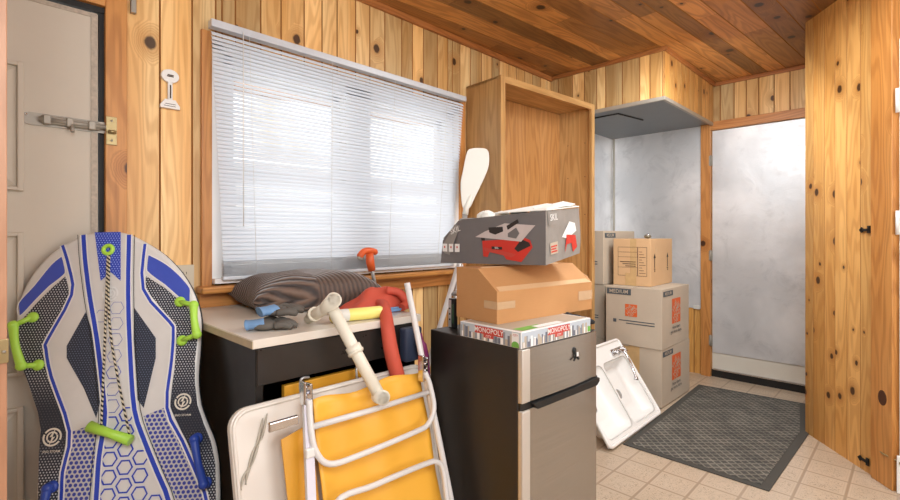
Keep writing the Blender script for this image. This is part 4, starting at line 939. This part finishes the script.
for k_ in ('sled_rope1', 'sled_rope2'): mb.tube(catmull([(*B[k_][0], FS * .004), (*B[k_][1], FS * .016), (*B[k_][2], FS * .03)], 8), .0034, M['rope'], 8)
mb.build('tow_rope', sd)
mb = MB(); a, b = B['sled_bar_c']; mb.tube([(a[0], a[1], FS * .03), ((a[0] + b[0]) / 2, (a[1] + b[1]) / 2, FS * .03), (b[0], b[1], FS * .03)], [.016, .0125, .016], M['lime'], 14)
mb.build('rope_handle', sd)['label'] = 'lime green bar handle on the tow rope'

# ================================================================ FRIDGE
fr = thing('mini_fridge', 'two-door mini fridge with stainless doors and black sides', 'refrigerator', (1.159, .846, 0), rot=(0, 0, R(-3)))
FW, FD, FH = .442, .42, .82
mb = MB(); mb.box((0, .012, .03), (FW, FD, FH), M['fridgeblack'], bev=.004, seg=3); mb.build('body', fr)
def fdoor(z0, z1, nm):
    mb = MB(); P_ = [(.002, .012)] + [(.002, .008)]
    n = 10
    for i in range(n + 1):
        x = .012 + (FW - .024) * i / n; P_.append((x, .002 - .007 * (1 - ((2 * i / n) - 1) ** 2)))
    P_ += [(FW - .002, .008), (FW - .002, .012)]
    mb.prism(P_, lambda p: (p[0], p[1], z0), lambda p: (p[0], p[1], z1), M['steel'])
    mb.box((.001, -.006, z0 + .001), (.040, .011, z1 - .001), M['steellight'], bev=.003, seg=3)
    return mb.build(nm, fr)
fz = fdoor(.655, FH - .002, 'freezer_door'); fd = fdoor(.04, .632, 'fridge_door')
mb = MB(); mb.box((.004, .004, .633), (FW - .002, .03, .655), M['rubber']); mb.build('door_gap', fr)
mb = MB(); mb.prism([(.05, .648), (.07, .628), (FW - .03, .628), (FW - .012, .640), (FW - .012, .652)], lambda p: (p[0], -.012, p[1]), lambda p: (p[0], .01, p[1]), M['rubber']); mb.build('handle', fd)['label'] = 'black pull handle'
mb = MB(); mb.box((.02, .06, 0), (FW - .02, FD - .02, .03), M['rubber']); mb.build('base', fr)
# key fob hanging on freezer door
k = thing('magnet_hook', 'small black magnetic hook with a white tag stuck on the freezer door', 'hook', (1.45, .83, .74), world=True)
mb = MB(); c = Vector((1.437, .826, .772)); mb.ball(c, (.010, .006, .012), M['rubber'], 12); mb.tube([c, c + Vector((.004, -.006, -.018)), c + Vector((.014, -.007, -.028))], .0045, M['rubber'], 8); mb.tube([c + Vector((.004, -.004, -.018)), c + Vector((-.014, -.006, -.030))], .003, M['rubber'], 8); mb.build('hook_body', k)
mb = MB(); mb.box(tuple(c + Vector((.000, -.010, -.018))), tuple(c + Vector((.010, -.008, -.004))), M['printwhite']); mb.build('tag', k)

# ---- Monopoly box (board game)
mo = thing('board_game_box', 'flat city board game box on the fridge under the brown carton', 'box', (1.161, .845, .8205), rot=(0, 0, R(-3)))
MW, MD, MH = .385, .265, .05
mb = MB(); mb.box((0, 0, 0), (MW, MD, MH), M['printwhite'], bev=.0015); mb.build('carton', mo)
mb = MB(); rr = random.Random(4)
for F, W2 in ((frame((0, 0, 0), (1, 0, 0), (0, 0, 1)), MW), (frame((0, MD, 0), (0, -1, 0), (0, 0, 1)), MD)):
    rect2(mb, F, .002, .002, W2 - .002, MH - .002, M['mono_sky'], .0006)
    x = .004
    while x < W2 - .012:
        w_ = rr.uniform(.004, .012); rect2(mb, F, x, .002, x + w_, rr.uniform(.018, .042), rr.choice([M['mono_a'], M['mono_b'], M['mono_c'], M['mono_b'], M['printwhite']]), .0009 + rr.random() * .0002); x += w_ * .9
    rect2(mb, F, W2 * .5 - .062, .023, W2 * .5 + .062, .046, M['mono_red'], .0014)
    text(mb, 'MONOPOLY', .0225, F @ Matrix.Translation((W2 * .5, .0345, .0018)), M['printwhite'])
    rect2(mb, F, W2 * .5 - .022, .012, W2 * .5 + .022, .023, M['mono_red'], .0014); text(mb, 'CITY', .011, F @ Matrix.Translation((W2 * .5, .0175, .0018)), M['printwhite'])
    if W2 == MD:
        rect2(mb, F, W2 - .036, .002, W2 - .008, .046, M['printwhite'], .0014); text(mb, 'CITY', .009, F @ Matrix.Translation((W2 - .022, .038, .0018)), M['mono_red'])
        g_ = [(W2 - .036, .002), (W2 - .008, .002)] + [(W2 - .022 + .014 * math.cos(R(a)), .010 + .010 * math.sin(R(a))) for a in range(0, 181, 20)]
    else: g_ = [(W2 - .022, .004), (W2 - .004, .004), (W2 - .004, .022), (W2 - .022, .022)]
    mb.face([F @ Vector((x_, y_, .0016)) for x_, y_ in g_], M['mono_green'])
Ft = frame((0, 0, MH), (1, 0, 0), (0, 1, 0)); rect2(mb, Ft, .01, .01, MW - .01, MD - .01, M['mono_b'], .0005); rect2(mb, Ft, .02, .012, .14, .05, M['mono_green'], .0009); rect2(mb, Ft, .1, .012, .24, .04, M['printwhite'], .0011)
mb.build('printed_artwork', mo, recalc=False)

# ---- long brown carton with slanted top
bc = thing('brown_carton', 'long open brown carton with a slanted flap between the game box and the saw box', 'box', (1.207, .975, .8712), rot=(0, 0, R(-6)))
BW, BD, H1, H2 = .53, .205, .107, .178
mb = MB(); prof = [(0, 0), (0, H1), (.092, H2), (BD, H2), (BD, 0)]
mb.prism(prof, lambda p: (0, p[0], p[1]), lambda p: (BW, p[0], p[1]), M['card'], bev=.0015); mb.build('carton_body', bc)
mb = MB(); mb.face([(BW * .02, -.001, H1 + .001), (BW - .005, -.001, H1 + .001), (BW - .08, .107, H2 + .003), (BW * .05, .107, H2 + .003)], M['cardtan']); mb.face([(BW, .02, H1 + .02), (BW + .004, .0, H1 - .01), (BW + .002, .12, H1 + .01), (BW, .11, H2)], M['cardtan']); o_ = mb.build('top_flap', bc, recalc=False); sm = o_.modifiers.new('s', 'SOLIDIFY'); sm.thickness = .003
mb = MB(); F = frame((0, 0, 0), (1, 0, 0), (0, 0, 1)); F2 = frame((0, BD, 0), (0, -1, 0), (0, 0, 1))
for FF, a in ((F, (0, .048, .085, .072)), (F2, (BD - .06, .048, BD, .074)), (F, (BW - .09, .04, BW, .075))):
    mb = MB(); rect2(mb, FF, *a, M['tape'], .0015); mb.build('tape', bc, recalc=False)

# ---- saw box
sb = thing('saw_box', 'torn grey table saw carton with a red saw picture, topmost on the fridge pile', 'box', (1.49, 1.11, 1.044), world=True)
zb, zt2 = 1.062, 1.245
mb = MB(); t = bmesh.new(); ny, nx_, nz_ = 16, 8, 5
c00 = Vector((1.352, .884, 0)); dY = Vector((-.020, .482, 0)); dX = Vector((.285, .035, 0))
def topz(s, r): return zt2 - .018 * s - (.075 * max(0, (s - .78) / .22) ** 1.3) * (1 - .3 * r) - .01 * r
def pt(s, r, q):
    z = zb + (topz(s, r) - zb) * q - .010 * s + .032 * r; p = c00 + dY * s + dX * r; p.z = z
    cr = .010 * math.sin(s * 13 + q * 5) * (1 if r > .5 else 0) + .006 * math.sin(q * 3.1) * (1 if r > .99 else 0)
    p.x += cr * .5 + (.012 * q if r < .01 and s > .85 else 0); return p
def grid(f, a, b, m, mb, sm=False):
    g = [[mb.b.verts.new(f(i / a, j / b)) for j in range(b + 1)] for i in range(a + 1)]; k = mb.mi(m)
    for i in range(a):
        for j in range(b): ff = mb.b.faces.new((g[i][j], g[i + 1][j], g[i + 1][j + 1], g[i][j + 1])); ff.material_index = k; ff.smooth = sm
grid(lambda a, b: pt(a, 0, b), 16, 6, M['sawgrey'], mb); grid(lambda a, b: pt(a, 1, b), 16, 6, M['sawgrey'], mb)
grid(lambda a, b: pt(0, a, b), 10, 6, M['sawgreyL'], mb); grid(lambda a, b: pt(1, a, b), 10, 6, M['sawgrey'], mb)
grid(lambda a, b: pt(a, b, 1), 16, 10, M['foam'], mb); grid(lambda a, b: pt(a, b, 0), 4, 4, M['card'], mb)
bmesh.ops.remove_doubles(mb.b, verts=mb.b.verts, dist=.0005); mb.build('carton_body', sb)
mb = MB()
def spoly(pts, m, h):
    o = []
    for y, z in pts:
        s = (y - c00.y) / dY.y; o.append(c00 + dY * s + Vector((-.0016 - h * .0004, 0, 0))); o[-1].z = z
    mb.face(o, m)
for nm, m_, h in (('leg', 'sawdark', 1), ('body', 'sawred', 1), ('dark', 'sawdark', 2), ('tag', 'sawdark', 3), ('table', 'sawtable', 4), ('shade', 'sawgrey', 5), ('fence', 'sawdark', 6), ('guard', 'sawdark', 6), ('w1', 'printwhite', 2), ('w2', 'printwhite', 2), ('w3', 'printwhite', 2)):
    spoly(B['saw_' + nm], M[m_], h)
spoly([(1.145, 1.118), (1.14, 1.105), (1.02, 1.085), (1.0, 1.095), (1.02, 1.10)], M['mono_red'], 3)
for nm in ('w1', 'w2', 'w3'):
    q = B['saw_' + nm]; yc = (q[0][0] + q[1][0]) / 2; zc = (q[0][1] + q[2][1]) / 2 + .003; spoly([(yc + .0035 * math.cos(a), zc + .0045 * math.sin(a)) for a in [2 * PI * i / 10 for i in range(10)]], M['sawred'], 4)
spoly([(1.29, 1.205), (1.352, 1.125), (1.345, 1.092), (1.315, 1.085), (1.262, 1.20)], M['sawgreyL'], 1)
q = B['saw_tag']; yc = (q[0][0] + q[1][0]) / 2; zc = (q[0][1] + q[2][1]) / 2
text(mb, 'SKIL', .010, frame(c00 + dY * ((yc - c00.y) / dY.y) + Vector((-.0036, 0, zc)), (0, -1, 0), (0, 0, 1)), M['printwhite'])
text(mb, 'SKIL', .030, frame(c00 + dY * ((1.285 - c00.y) / dY.y) + Vector((-.004, 0, 1.182)), (0, -1, .3), (0, -.3, 1)), M['printwhite'])
# end panel (faces the camera side)
Fe = frame(c00 + Vector((0, 0, zb)), dX + Vector((0, 0, .032)), (0, 0, 1)); He = zt2 - zb
def ep(pts, m, h=1): mb.face([Fe @ Vector((x, y, .0024 + h * .0005)) for x, y in pts], m)
ep([(.03, .13), (.10, .13), (.10, .175), (.03, .175)], M['sawgreyL'], 1); text(mb, 'SKIL', .032, Fe @ Matrix.Translation((.068, .155, .006)), M['printwhite'])
ep([(.035, .03), (.095, .03), (.095, .07), (.035, .07)], M['cardlight'], 1); [ep([(.04, .036 + i * .009), (.088 - .008 * (i % 2), .036 + i * .009), (.088 - .008 * (i % 2), .041 + i * .009), (.04, .041 + i * .009)], M['sawred'], 2) for i in range(3)]
ep([(.13, .08), (.20, .13), (.25, .12), (.26, .09), (.18, .07)], M['printwhite'], 1); ep([(.15, .02), (.17, .085), (.25, .075), (.26, .03), (.22, .015), (.21, .05), (.17, .05)], M['sawred'], 2)
mb.build('printed_artwork', sb, recalc=False)
def flap(ps, m, th=.003):
    mb = MB(); mb.prism(list(range(len(ps))), lambda i: Vector(ps[i]), lambda i: Vector(ps[i]) + Vector((0, 0, th)), m); mb.build('torn_flap', sb)
flap([pt(0, 0, 1) + Vector((-.002, -.004, 0)), pt(0, 1, 1) + Vector((-.006, -.004, .004)), pt(.3, 1, 1) + Vector((0, 0, .03)), pt(.5, .1, 1) + Vector((0, 0, .01))], M['foam'])
flap([pt(.02, .1, 1) + Vector((0, 0, .004)), pt(.0, .8, 1) + Vector((0, -.01, .014)), pt(.12, .9, 1) + Vector((0, 0, .03)), pt(.2, .2, 1) + Vector((0, 0, .008))], M['foam'])
flap([pt(.80, .04, 1) + Vector((0, 0, .006)), pt(.99, .04, 1) + Vector((0, 0, .0)), pt(1.0, .5, 1) + Vector((0, 0, .006)), pt(.84, .5, 1) + Vector((0, 0, .012))], M['sawgreyL'])
rr = random.Random(12)
for (s, r, a, b, c) in [(.50, .35, .035, .03, .020), (.66, .4, .035, .03, .028), (.76, .5, .03, .03, .03), (.36, .4, .04, .03, .02), (.92, .45, .04, .04, .03), (.18, .45, .05, .04, .022)]:
    mb = MB(); p = pt(s, r, 1); t = bmesh.new(); bmesh.ops.create_icosphere(t, subdivisions=2, radius=1)
    for v in t.verts: v.co = Vector((v.co.x * a * rr.uniform(.85, 1.1), v.co.y * b * rr.uniform(.85, 1.1), v.co.z * c * rr.uniform(.8, 1.1))) + p
    mb.merge(t, M['foam'], False); mb.build('packing_foam', sb)

# black device next to brown carton
k = thing('black_device', 'slim black device with a silver edge standing behind the brown carton on the fridge', 'device', (1.27, 1.22, .82), world=True)
mb = MB(); mb.box((1.245, 1.205, .8205), (1.262, 1.235, .93), M['device'], bev=.002); mb.build('case', k)
mb = MB(); mb.box((1.2435, 1.221, .825), (1.2455, 1.2345, .925), M['alum']); 
for z in (.85, .87, .89): mb.box((1.243, 1.224, z), (1.2437, 1.231, z + .006), M['black'])
mb.box((1.2438, 1.208, .84), (1.2446, 1.218, .91), plain('dark_green', '#2e4a34', .4)); mb.build('edge_strip', k)
# black cloth gloves at right of game box
k = thing('black_glove', 'black glove lying on the right end of the fridge top', 'glove', (1.59, .88, .82), world=True)
mb = MB()
for i, (dy, z, l) in enumerate(((0, .832, .07), (.022, .836, .085), (.045, .84, .08), (.07, .838, .07))):
    mb.tube(catmull([(1.565, .885 + dy, z + .008), (1.60, .875 + dy * 1.1, z + .014), (1.568 + l, .86 + dy * 1.2, z + .006)], 4), [.011] * 7 + [.009, .006], M['blackcloth'], 10)
mb.build('fingers', k)
mb = MB(); mb.ball((1.575, .95, .85), (.022, .055, .026), M['blackcloth'], 14); mb.build('palm', k)

# paddle
pd = thing('kayak_paddle', 'off-white plastic paddle blade leaning against the side of the oak cabinet', 'paddle', (2.1, 1.93, 0), world=True)
bp_ = catmull([Vector(p) for p in B['pad']], 4, True)
dn = Vector((-.712, -.702, 0)).normalized(); mb = MB(); n = len(bp_)
mb.prism(list(range(n)), lambda i: bp_[i] - dn * .006, lambda i: bp_[i] + dn * .004, M['paddle'], smooth=False, bev=.003); 
mb.build('blade', pd)
mb = MB(); top = (Vector(B['pad'][2])); nk = (Vector(B['pad'][8]) + Vector(B['pad'][9])) / 2; mb.tube([nk + Vector((.02, -.02, .08)), nk, nk - Vector((.005, -.005, .04))], [.008, .017, .019], M['paddle'], 12); mb.build('neck', pd)
mb = MB(); mb.tube([nk - Vector((.005, -.005, .035)), Vector((2.03, 1.97, .7)), Vector((1.98, 1.99, .005))], .016, M['alum'], 14); mb.build('shaft', pd)
# aluminium step frame beside the fridge
k = thing('aluminium_ladder', 'slim aluminium ladder frame standing between the desk and fridge', 'ladder', (1.75, 1.6, 0), world=True)
la, lb = Vector((1.665, 1.587, 1.01)), Vector((1.445, 1.80, .012))
mb = MB(); mb.tube([la, lb], .013, M['tube'], 12); mb.build('rail', k)
off = Vector((.14, -.14, 0)); mb = MB(); mb.tube([la + off, lb + off], .013, M['tube'], 12); mb.build('rail', k)
for i in range(4):
    p = la + (lb - la) * (.13 + .2 * i)
    mb = MB(); mb.tube([p, p + off], .011, M['alum'], 10); mb.build('rung', k)

# ================================================================ BOX STACKS
def hdbox(loc, rz, sx, sy, sz, label, group, left_art=True, tape=False):
    k = thing('moving_box', label, 'box', loc, rot=(0, 0, rz), group=group)
    mb = MB(); mb.box((0, 0, 0), (sx, sy, sz), M['cardgrey'], bev=.002)
    mb.box((.003, sy / 2 - .0006, sz), (sx - .003, sy / 2 + .0006, sz + .0008), M['printbore']); mb.build('carton', k)
    for F, W2, big in ((frame((0, 0, 0), (1, 0, 0), (0, 0, 1)), sx, True), (frame((0, sy, 0), (0, -1, 0), (0, 0, 1)), sy, False)):
        mb = MB()
        if big:
            rect2(mb, F, .02, sz - .052, .20, sz - .016, M['printblue'], .0012); text(mb, 'MEDIUM', .032, F @ Matrix.Translation((.11, sz - .034, .0020)), M['cardlight'])
            lx, ly, q = .35 * W2, .36 * sz, .165; cx = W2 * .50
        else:
            rect2(mb, F, .008, sz - .055, .185, sz - .012, M['printblue'], .0012); text(mb, 'MEDIUM', .037, F @ Matrix.Translation((.096, sz - .034, .0024)), M['cardlight'])
            q = .085; cx = W2 * .47
            ly = .50 * sz
        if big: ly = .38 * sz
        if not big and not left_art: mb.build('printing', k, recalc=False); continue
        rect2(mb, F, cx - q / 2, ly, cx + q / 2, ly + q * (1.05 if big else 1), M['hdorange'], .0012)
        T = F @ Matrix.Translation((cx, ly + q * .5, .002)) @ Matrix.Rotation(R(45), 4, 'Z')
        text(mb, 'THE\nHOME\nDEPOT', q * .33, T, M['cardlight'])
        if big:
            text(mb, 'How doers\nget more done.', .034, F @ Matrix.Translation((cx, ly - .042, .002)), M['printblue'])
        else:
            for i in range(2): rect2(mb, F, W2 * .25 + i * .05, ly - .035 - i * .018, W2 * .88, ly - .028 - i * .018, M['printblue'], .0012)
            rect2(mb, F, W2 * .14, ly - .05, W2 * .2, ly - .026, M['printblue'], .0012)
        mb.build('printing', k, recalc=False)
    if tape:
        mb = MB(); F = frame((0, sy, 0), (0, -1, 0), (0, 0, 1)); rect2(mb, F, sy * .42, sz * .35, sy * .62, sz + .0, M['tapegloss'], .0026); rect2(mb, F, sy * .3, sz * .7, sy * .5, sz * .98, M['tapegloss'], .003); mb.build('tape', k, recalc=False)
    return k
gp = 'grey medium moving boxes by the metal-lined back wall'
hdbox((3.25, 1.218, 0.0085), R(-.5), .53, .39, .385, 'grey moving box with orange logo at floor level, white sink leaning beside it', gp, False, True)
hdbox((3.243, 1.213, .3955), R(.3), .53, .395, .405, 'grey moving box with two orange logos directly under the tan carton', gp)
hdbox((3.31, 1.66, 0), 0, .55, .39, .395, 'bottom grey moving box of the rear stack against the window wall', gp)
hdbox((3.31, 1.655, .397), 0, .55, .39, .40, 'middle grey moving box of the rear stack against the window wall', gp)
hdbox((3.305, 1.66, .799), R(.5), .55, .39, .40, 'top grey moving box of the rear stack, behind the tan carton', gp)
# tan carton
k = thing('tan_carton', 'tan shipping carton with arrows and a printed form on top of a grey moving box', 'box', (3.362, 1.335, .8025), rot=(0, 0, R(2)))
sx, sy, sz = .455, .27, .338
mb = MB(); mb.box((0, 0, 0), (sx, sy, sz), M['cardtan'], bev=.002); mb.build('carton', k)
mb = MB(); F = frame((0, 0, 0), (1, 0, 0), (0, 0, 1))
for x in (.075, .345):
    mb.face([F @ Vector((x + a, b, .0015)) for a, b in ((-.006, .13), (.006, .13), (.006, .20), (.02, .20), (0, .235), (-.02, .20), (-.006, .20))], M['printblack']); rect2(mb, F, x - .014, .118, x + .014, .124, M['printblack'], .0015)
    rect2(mb, F, x - .004, .10, x + .010, .114, M['printblack'], .0015)
F2 = frame((0, sy, 0), (0, -1, 0), (0, 0, 1))
def orect(x0, y0, x1, y1, w=.0022):
    for a in ((x0, y0, x1, y0 + w), (x0, y1 - w, x1, y1), (x0, y0, x0 + w, y1), (x1 - w, y0, x1, y1)): rect2(mb, F2, *a, M['printbore'], .0015)
orect(.035, .07, .178, .278); orect(.18, .07, .245, .278)
for y in (.13, .205, .24): rect2(mb, F2, .035, y, .178, y + .002, M['printbore'], .0015)
for i in range(9): rect2(mb, F2, .19, .09 + i * .019, .235 - .012 * (i % 3), .093 + i * .019, M['printbore'], .0015)
for i in range(3): rect2(mb, F2, .05 + .02 * i, .168 - .015 * i, .165, .173 - .015 * i, M['printblack'], .0015)
mb.build('printing', k, recalc=False)
mb = MB(); rect2(mb, F2, .09, 0, .17, .09, M['tapegloss'], .0024); rect2(mb, F2, .125, .09, .17, sz, M['tapegloss'], .0012); rect2(mb, frame((0, sy, sz), (1, 0, 0), (0, -1, 0)), 0, .1, sx, .16, M['tapegloss'], .001); mb.build('tape', k, recalc=False)
mb = MB(); mb.ball((0, 0, .016), (.042, .026, .016), M['rock'], 16); mb.ball((-.014, 0, .024), (.02, .014, .014), M['chrome'], 12); ob = mb.build('metal_trinket'); ob.location = (3.47, 1.40, 1.141); ob.rotation_euler = (0, 0, .5); tag(ob, 'small dull metal oval object on top of the tan carton', 'trinket')
# small label on foil near box
mb = MB(); mb.box((FX - .016, 1.30, .545), (FX - .010, 1.35, .575), M['paper']); tag(mb.build('paper_tag', origin=(FX - .01, 1.32, .55)), 'small white paper tag at the lower edge of the wall foil', 'tag')

# ================================================================ SINK
sk = thing('camper_sink', 'white double-basin sink tipped on its long edge beside the grey boxes', 'sink', (2.415, 1.178, 0))
ex = Vector((1, .022, .0)).normalized(); eu = Vector((0, .555, .832)).normalized(); nr = ex.cross(eu).normalized()
if nr.y > 0: nr = -nr
Mk = Matrix((ex, eu, ex.cross(eu))).transposed().to_4x4(); Mk.translation = (2.41, 1.172, .014); sk.matrix_world = Mk
sg = 1 if ex.cross(eu).dot(nr) > 0 else -1
SW, SHh = .735, .53
mb = MB()
def basin(x0, y0, x1, y1, dep):
    rings = [(rrect(x0, y0, x1, y1, .04), 0.0), (rrect(x0 + .006, y0 + .006, x1 - .006, y1 - .006, .04), -.01), (rrect(x0 + .02, y0 + .02, x1 - .02, y1 - .02, .045), -dep + .02), (rrect(x0 + .045, y0 + .10, x1 - .045, y1 - .045, .04), -dep)]
    vs = [[mb.b.verts.new((x, y, sg * h)) for x, y in rg] for rg, h in rings]; k = mb.mi(M['sinkw']); n = len(vs[0])
    for a in range(3):
        for i in range(n): f = mb.b.faces.new((vs[a][i], vs[a][(i + 1) % n], vs[a + 1][(i + 1) % n], vs[a + 1][i])); f.material_index = k; f.smooth = True
    f = mb.b.faces.new(vs[3]); f.material_index = k; return vs[0]
b1 = [(.03, .032, .358, .415), (.374, .032, .706, .415)]
loops = [basin(*b_, .09) for b_ in b1]
# deck faces bridging: simple strips around the basins
k_ = mb.mi(M['sinkw'])
def deckring(x0, y0, x1, y1, lp):
    O = []
    n = len(lp)
    for v in lp:
        cx, cy = (x0 + x1) / 2, (y0 + y1) / 2; p = v.co; tx = (x1 - x0) / 2; ty = (y1 - y0) / 2; dx, dy = p.x - cx, p.y - cy
        sc = min(tx / abs(dx) if dx else 9, ty / abs(dy) if dy else 9); O.append(mb.b.verts.new((cx + dx * sc, cy + dy * sc, 0)))
    for i in range(n):
        f = mb.b.faces.new((lp[i], lp[(i + 1) % n], O[(i + 1) % n], O[i])); f.material_index = k_
    for i in range(n):
        a, b = O[i], O[(i + 1) % n]
        if abs(a.co.x - b.co.x) > 1e-5 and abs(a.co.y - b.co.y) > 1e-5:
            cxn = x0 if min(a.co.x, b.co.x) < x0 + 1e-4 else x1; cyn = y0 if min(a.co.y, b.co.y) < y0 + 1e-4 else y1
            f = mb.b.faces.new((a, b, mb.b.verts.new((cxn, cyn, 0)))); f.material_index = k_
deckring(.012, .012, .365, .43, loops[0]); deckring(.365, .012, SW - .012, .43, loops[1])
mb.face([(.012, .43, 0), (SW - .012, .43, 0), (SW - .012, SHh - .012, 0), (.012, SHh - .012, 0)], M['sinkw'])
rim = rrect(.006, .006, SW - .006, SHh - .006, .025)
mb.tube([(x, y, sg * .002) for x, y in rim], .010, M['sinkw'], 10, closed=True)
for (x0_, y0_, x1_, y1_) in ((0.006, .006, SW - .006, .012), (.006, SHh - .012, SW - .006, SHh - .006), (.006, .006, .012, SHh - .006), (SW - .012, .006, SW - .006, SHh - .006)):
    mb.box((x0_, y0_, -.012 if sg > 0 else 0), (x1_, y1_, 0 if sg > 0 else .012), M['sinkw'])
# shell behind
for b_ in b1: mb.box((b_[0] - .004, b_[1] - .004, min(0, -sg * .153)), (b_[2] + .004, b_[3] + .004, max(0, -sg * .153)), M['whiteplastic']) if False else None
mb.build('basin_deck', sk, recalc=False)
for b_ in b1:
    mb = MB(); cx, cy = (b_[0] + b_[2]) / 2, (b_[1] + b_[3]) / 2; mb.tube([(cx, cy - .01, sg * -.0895), (cx, cy - .01, sg * -.0865)], [.032, .026], M['chrome'], 18); mb.build('drain', sk)
mb = MB(); mb.box((.55, .435, 0 if sg > 0 else -.012), (.70, .475, .012 if sg > 0 else 0), M['chrome'], bev=.004)
mb.tube(catmull([(.62, .455, sg * .01), (.615, .44, sg * .05), (.60, .38, sg * .065), (.585, .30, sg * .06), (.582, .255, sg * .05)], 5), .008, M['chrome'], 10)
mb.tube([(.582, .262, sg * .055), (.582, .247, sg * .045)], .012, M['chrome'], 12)
fc = mb.build('faucet', sk)
for x in (.565, .685): mb = MB(); mb.tube([(x, .455, sg * .01), (x, .455, sg * .035)], .012, M['chrome'], 12); mb.tube([(x, .455, sg * .033), (x + .005, .425, sg * .04)], .006, M['chrome'], 8); mb.build('tap_handle', fc)

# ================================================================ MAT
mt = thing('rubber_mat', 'large dark grey rubber doormat with diamond ribs in front of the metal door', 'mat', (3.3, .85, 0), world=True)
mp = [(2.545, .478), (3.44, .452), (4.045, .545), (3.985, 1.212), (2.55, 1.165)]
mb = MB(); mb.prism(mp, lambda p: (p[0], p[1], .001), lambda p: (p[0], p[1], .006), M['matedge'], bev=.001); mb.build('border', mt)
mpc = (3.3, .83); ins = [(mpc[0] + (x - mpc[0]) * .955, mpc[1] + (y - mpc[1]) * .89) for x, y in mp]
mb = MB(); mb.prism(ins, lambda p: (p[0], p[1], .004), lambda p: (p[0], p[1], .0085), M['mat']); mb.build('ribbed_field', mt)

clean()
# ================================================================ LIGHT + CAMERA
def area(name, loc, target, size, power, color=(1, 1, 1), sy=None):
    l = bpy.data.lights.new(name, 'AREA'); l.energy = power; l.size = size; l.color = color
    if sy: l.shape = 'RECTANGLE'; l.size_y = sy
    o = bpy.data.objects.new(name, l); COL.objects.link(o); o.location = loc
    o.rotation_euler = (Vector(target) - Vector(loc)).to_track_quat('-Z', 'Y').to_euler(); return o
area('flash_light', (-.3, -.5, 2.2), (1.6, 1.6, .9), 1.0, 52, (.93, .97, 1))
area('room_light', (2.3, .55, 2.36), (2.3, .56, 0), .7, 27, (.95, .98, 1))
area('fill_light', (1.2, -1.3, 1.5), (2.2, 1.5, 1.0), 1.6, 38, (.93, .97, 1))
area('alcove_fill', (3.0, .8, 2.0), (4.2, 1.5, .9), .6, 9, (.95, .98, 1))  # added fill with no lamp there, brightens the foil and boxes
W = bpy.data.worlds.new('World'); SC.world = W; W.use_nodes = True
bg = W.node_tree.nodes['Background']; 
wt = W.node_tree; tc = wt.nodes.new('ShaderNodeTexCoord'); nz_w = wt.nodes.new('ShaderNodeTexNoise'); nz_w.inputs['Scale'].default_value = 9; nz_w.inputs['Detail'].default_value = 6
rp = wt.nodes.new('ShaderNodeValToRGB'); rp.color_ramp.elements[0].position = .36; rp.color_ramp.elements[0].color = (.50, .46, .36, 1); rp.color_ramp.elements[1].position = .56; rp.color_ramp.elements[1].color = (1, 1, .98, 1)
wt.links.new(tc.outputs['Generated'], nz_w.inputs['Vector']); wt.links.new(nz_w.outputs[0], rp.inputs[0]); wt.links.new(rp.outputs[0], bg.inputs[0])
bg.inputs[1].default_value = 2.5
cam = bpy.data.cameras.new('Camera'); co = bpy.data.objects.new('Camera', cam); COL.objects.link(co)
cam.sensor_width = 36; cam.lens = 36 * 474 / 900; cam.shift_y = -14 / 900; cam.clip_start = .02
co.location = (0, 0, 1.16); co.rotation_euler = (R(90), 0, R(44.6 - 90)); SC.camera = co
SC.view_settings.view_transform = 'Standard'; SC.view_settings.look = 'None'; SC.view_settings.exposure = 0
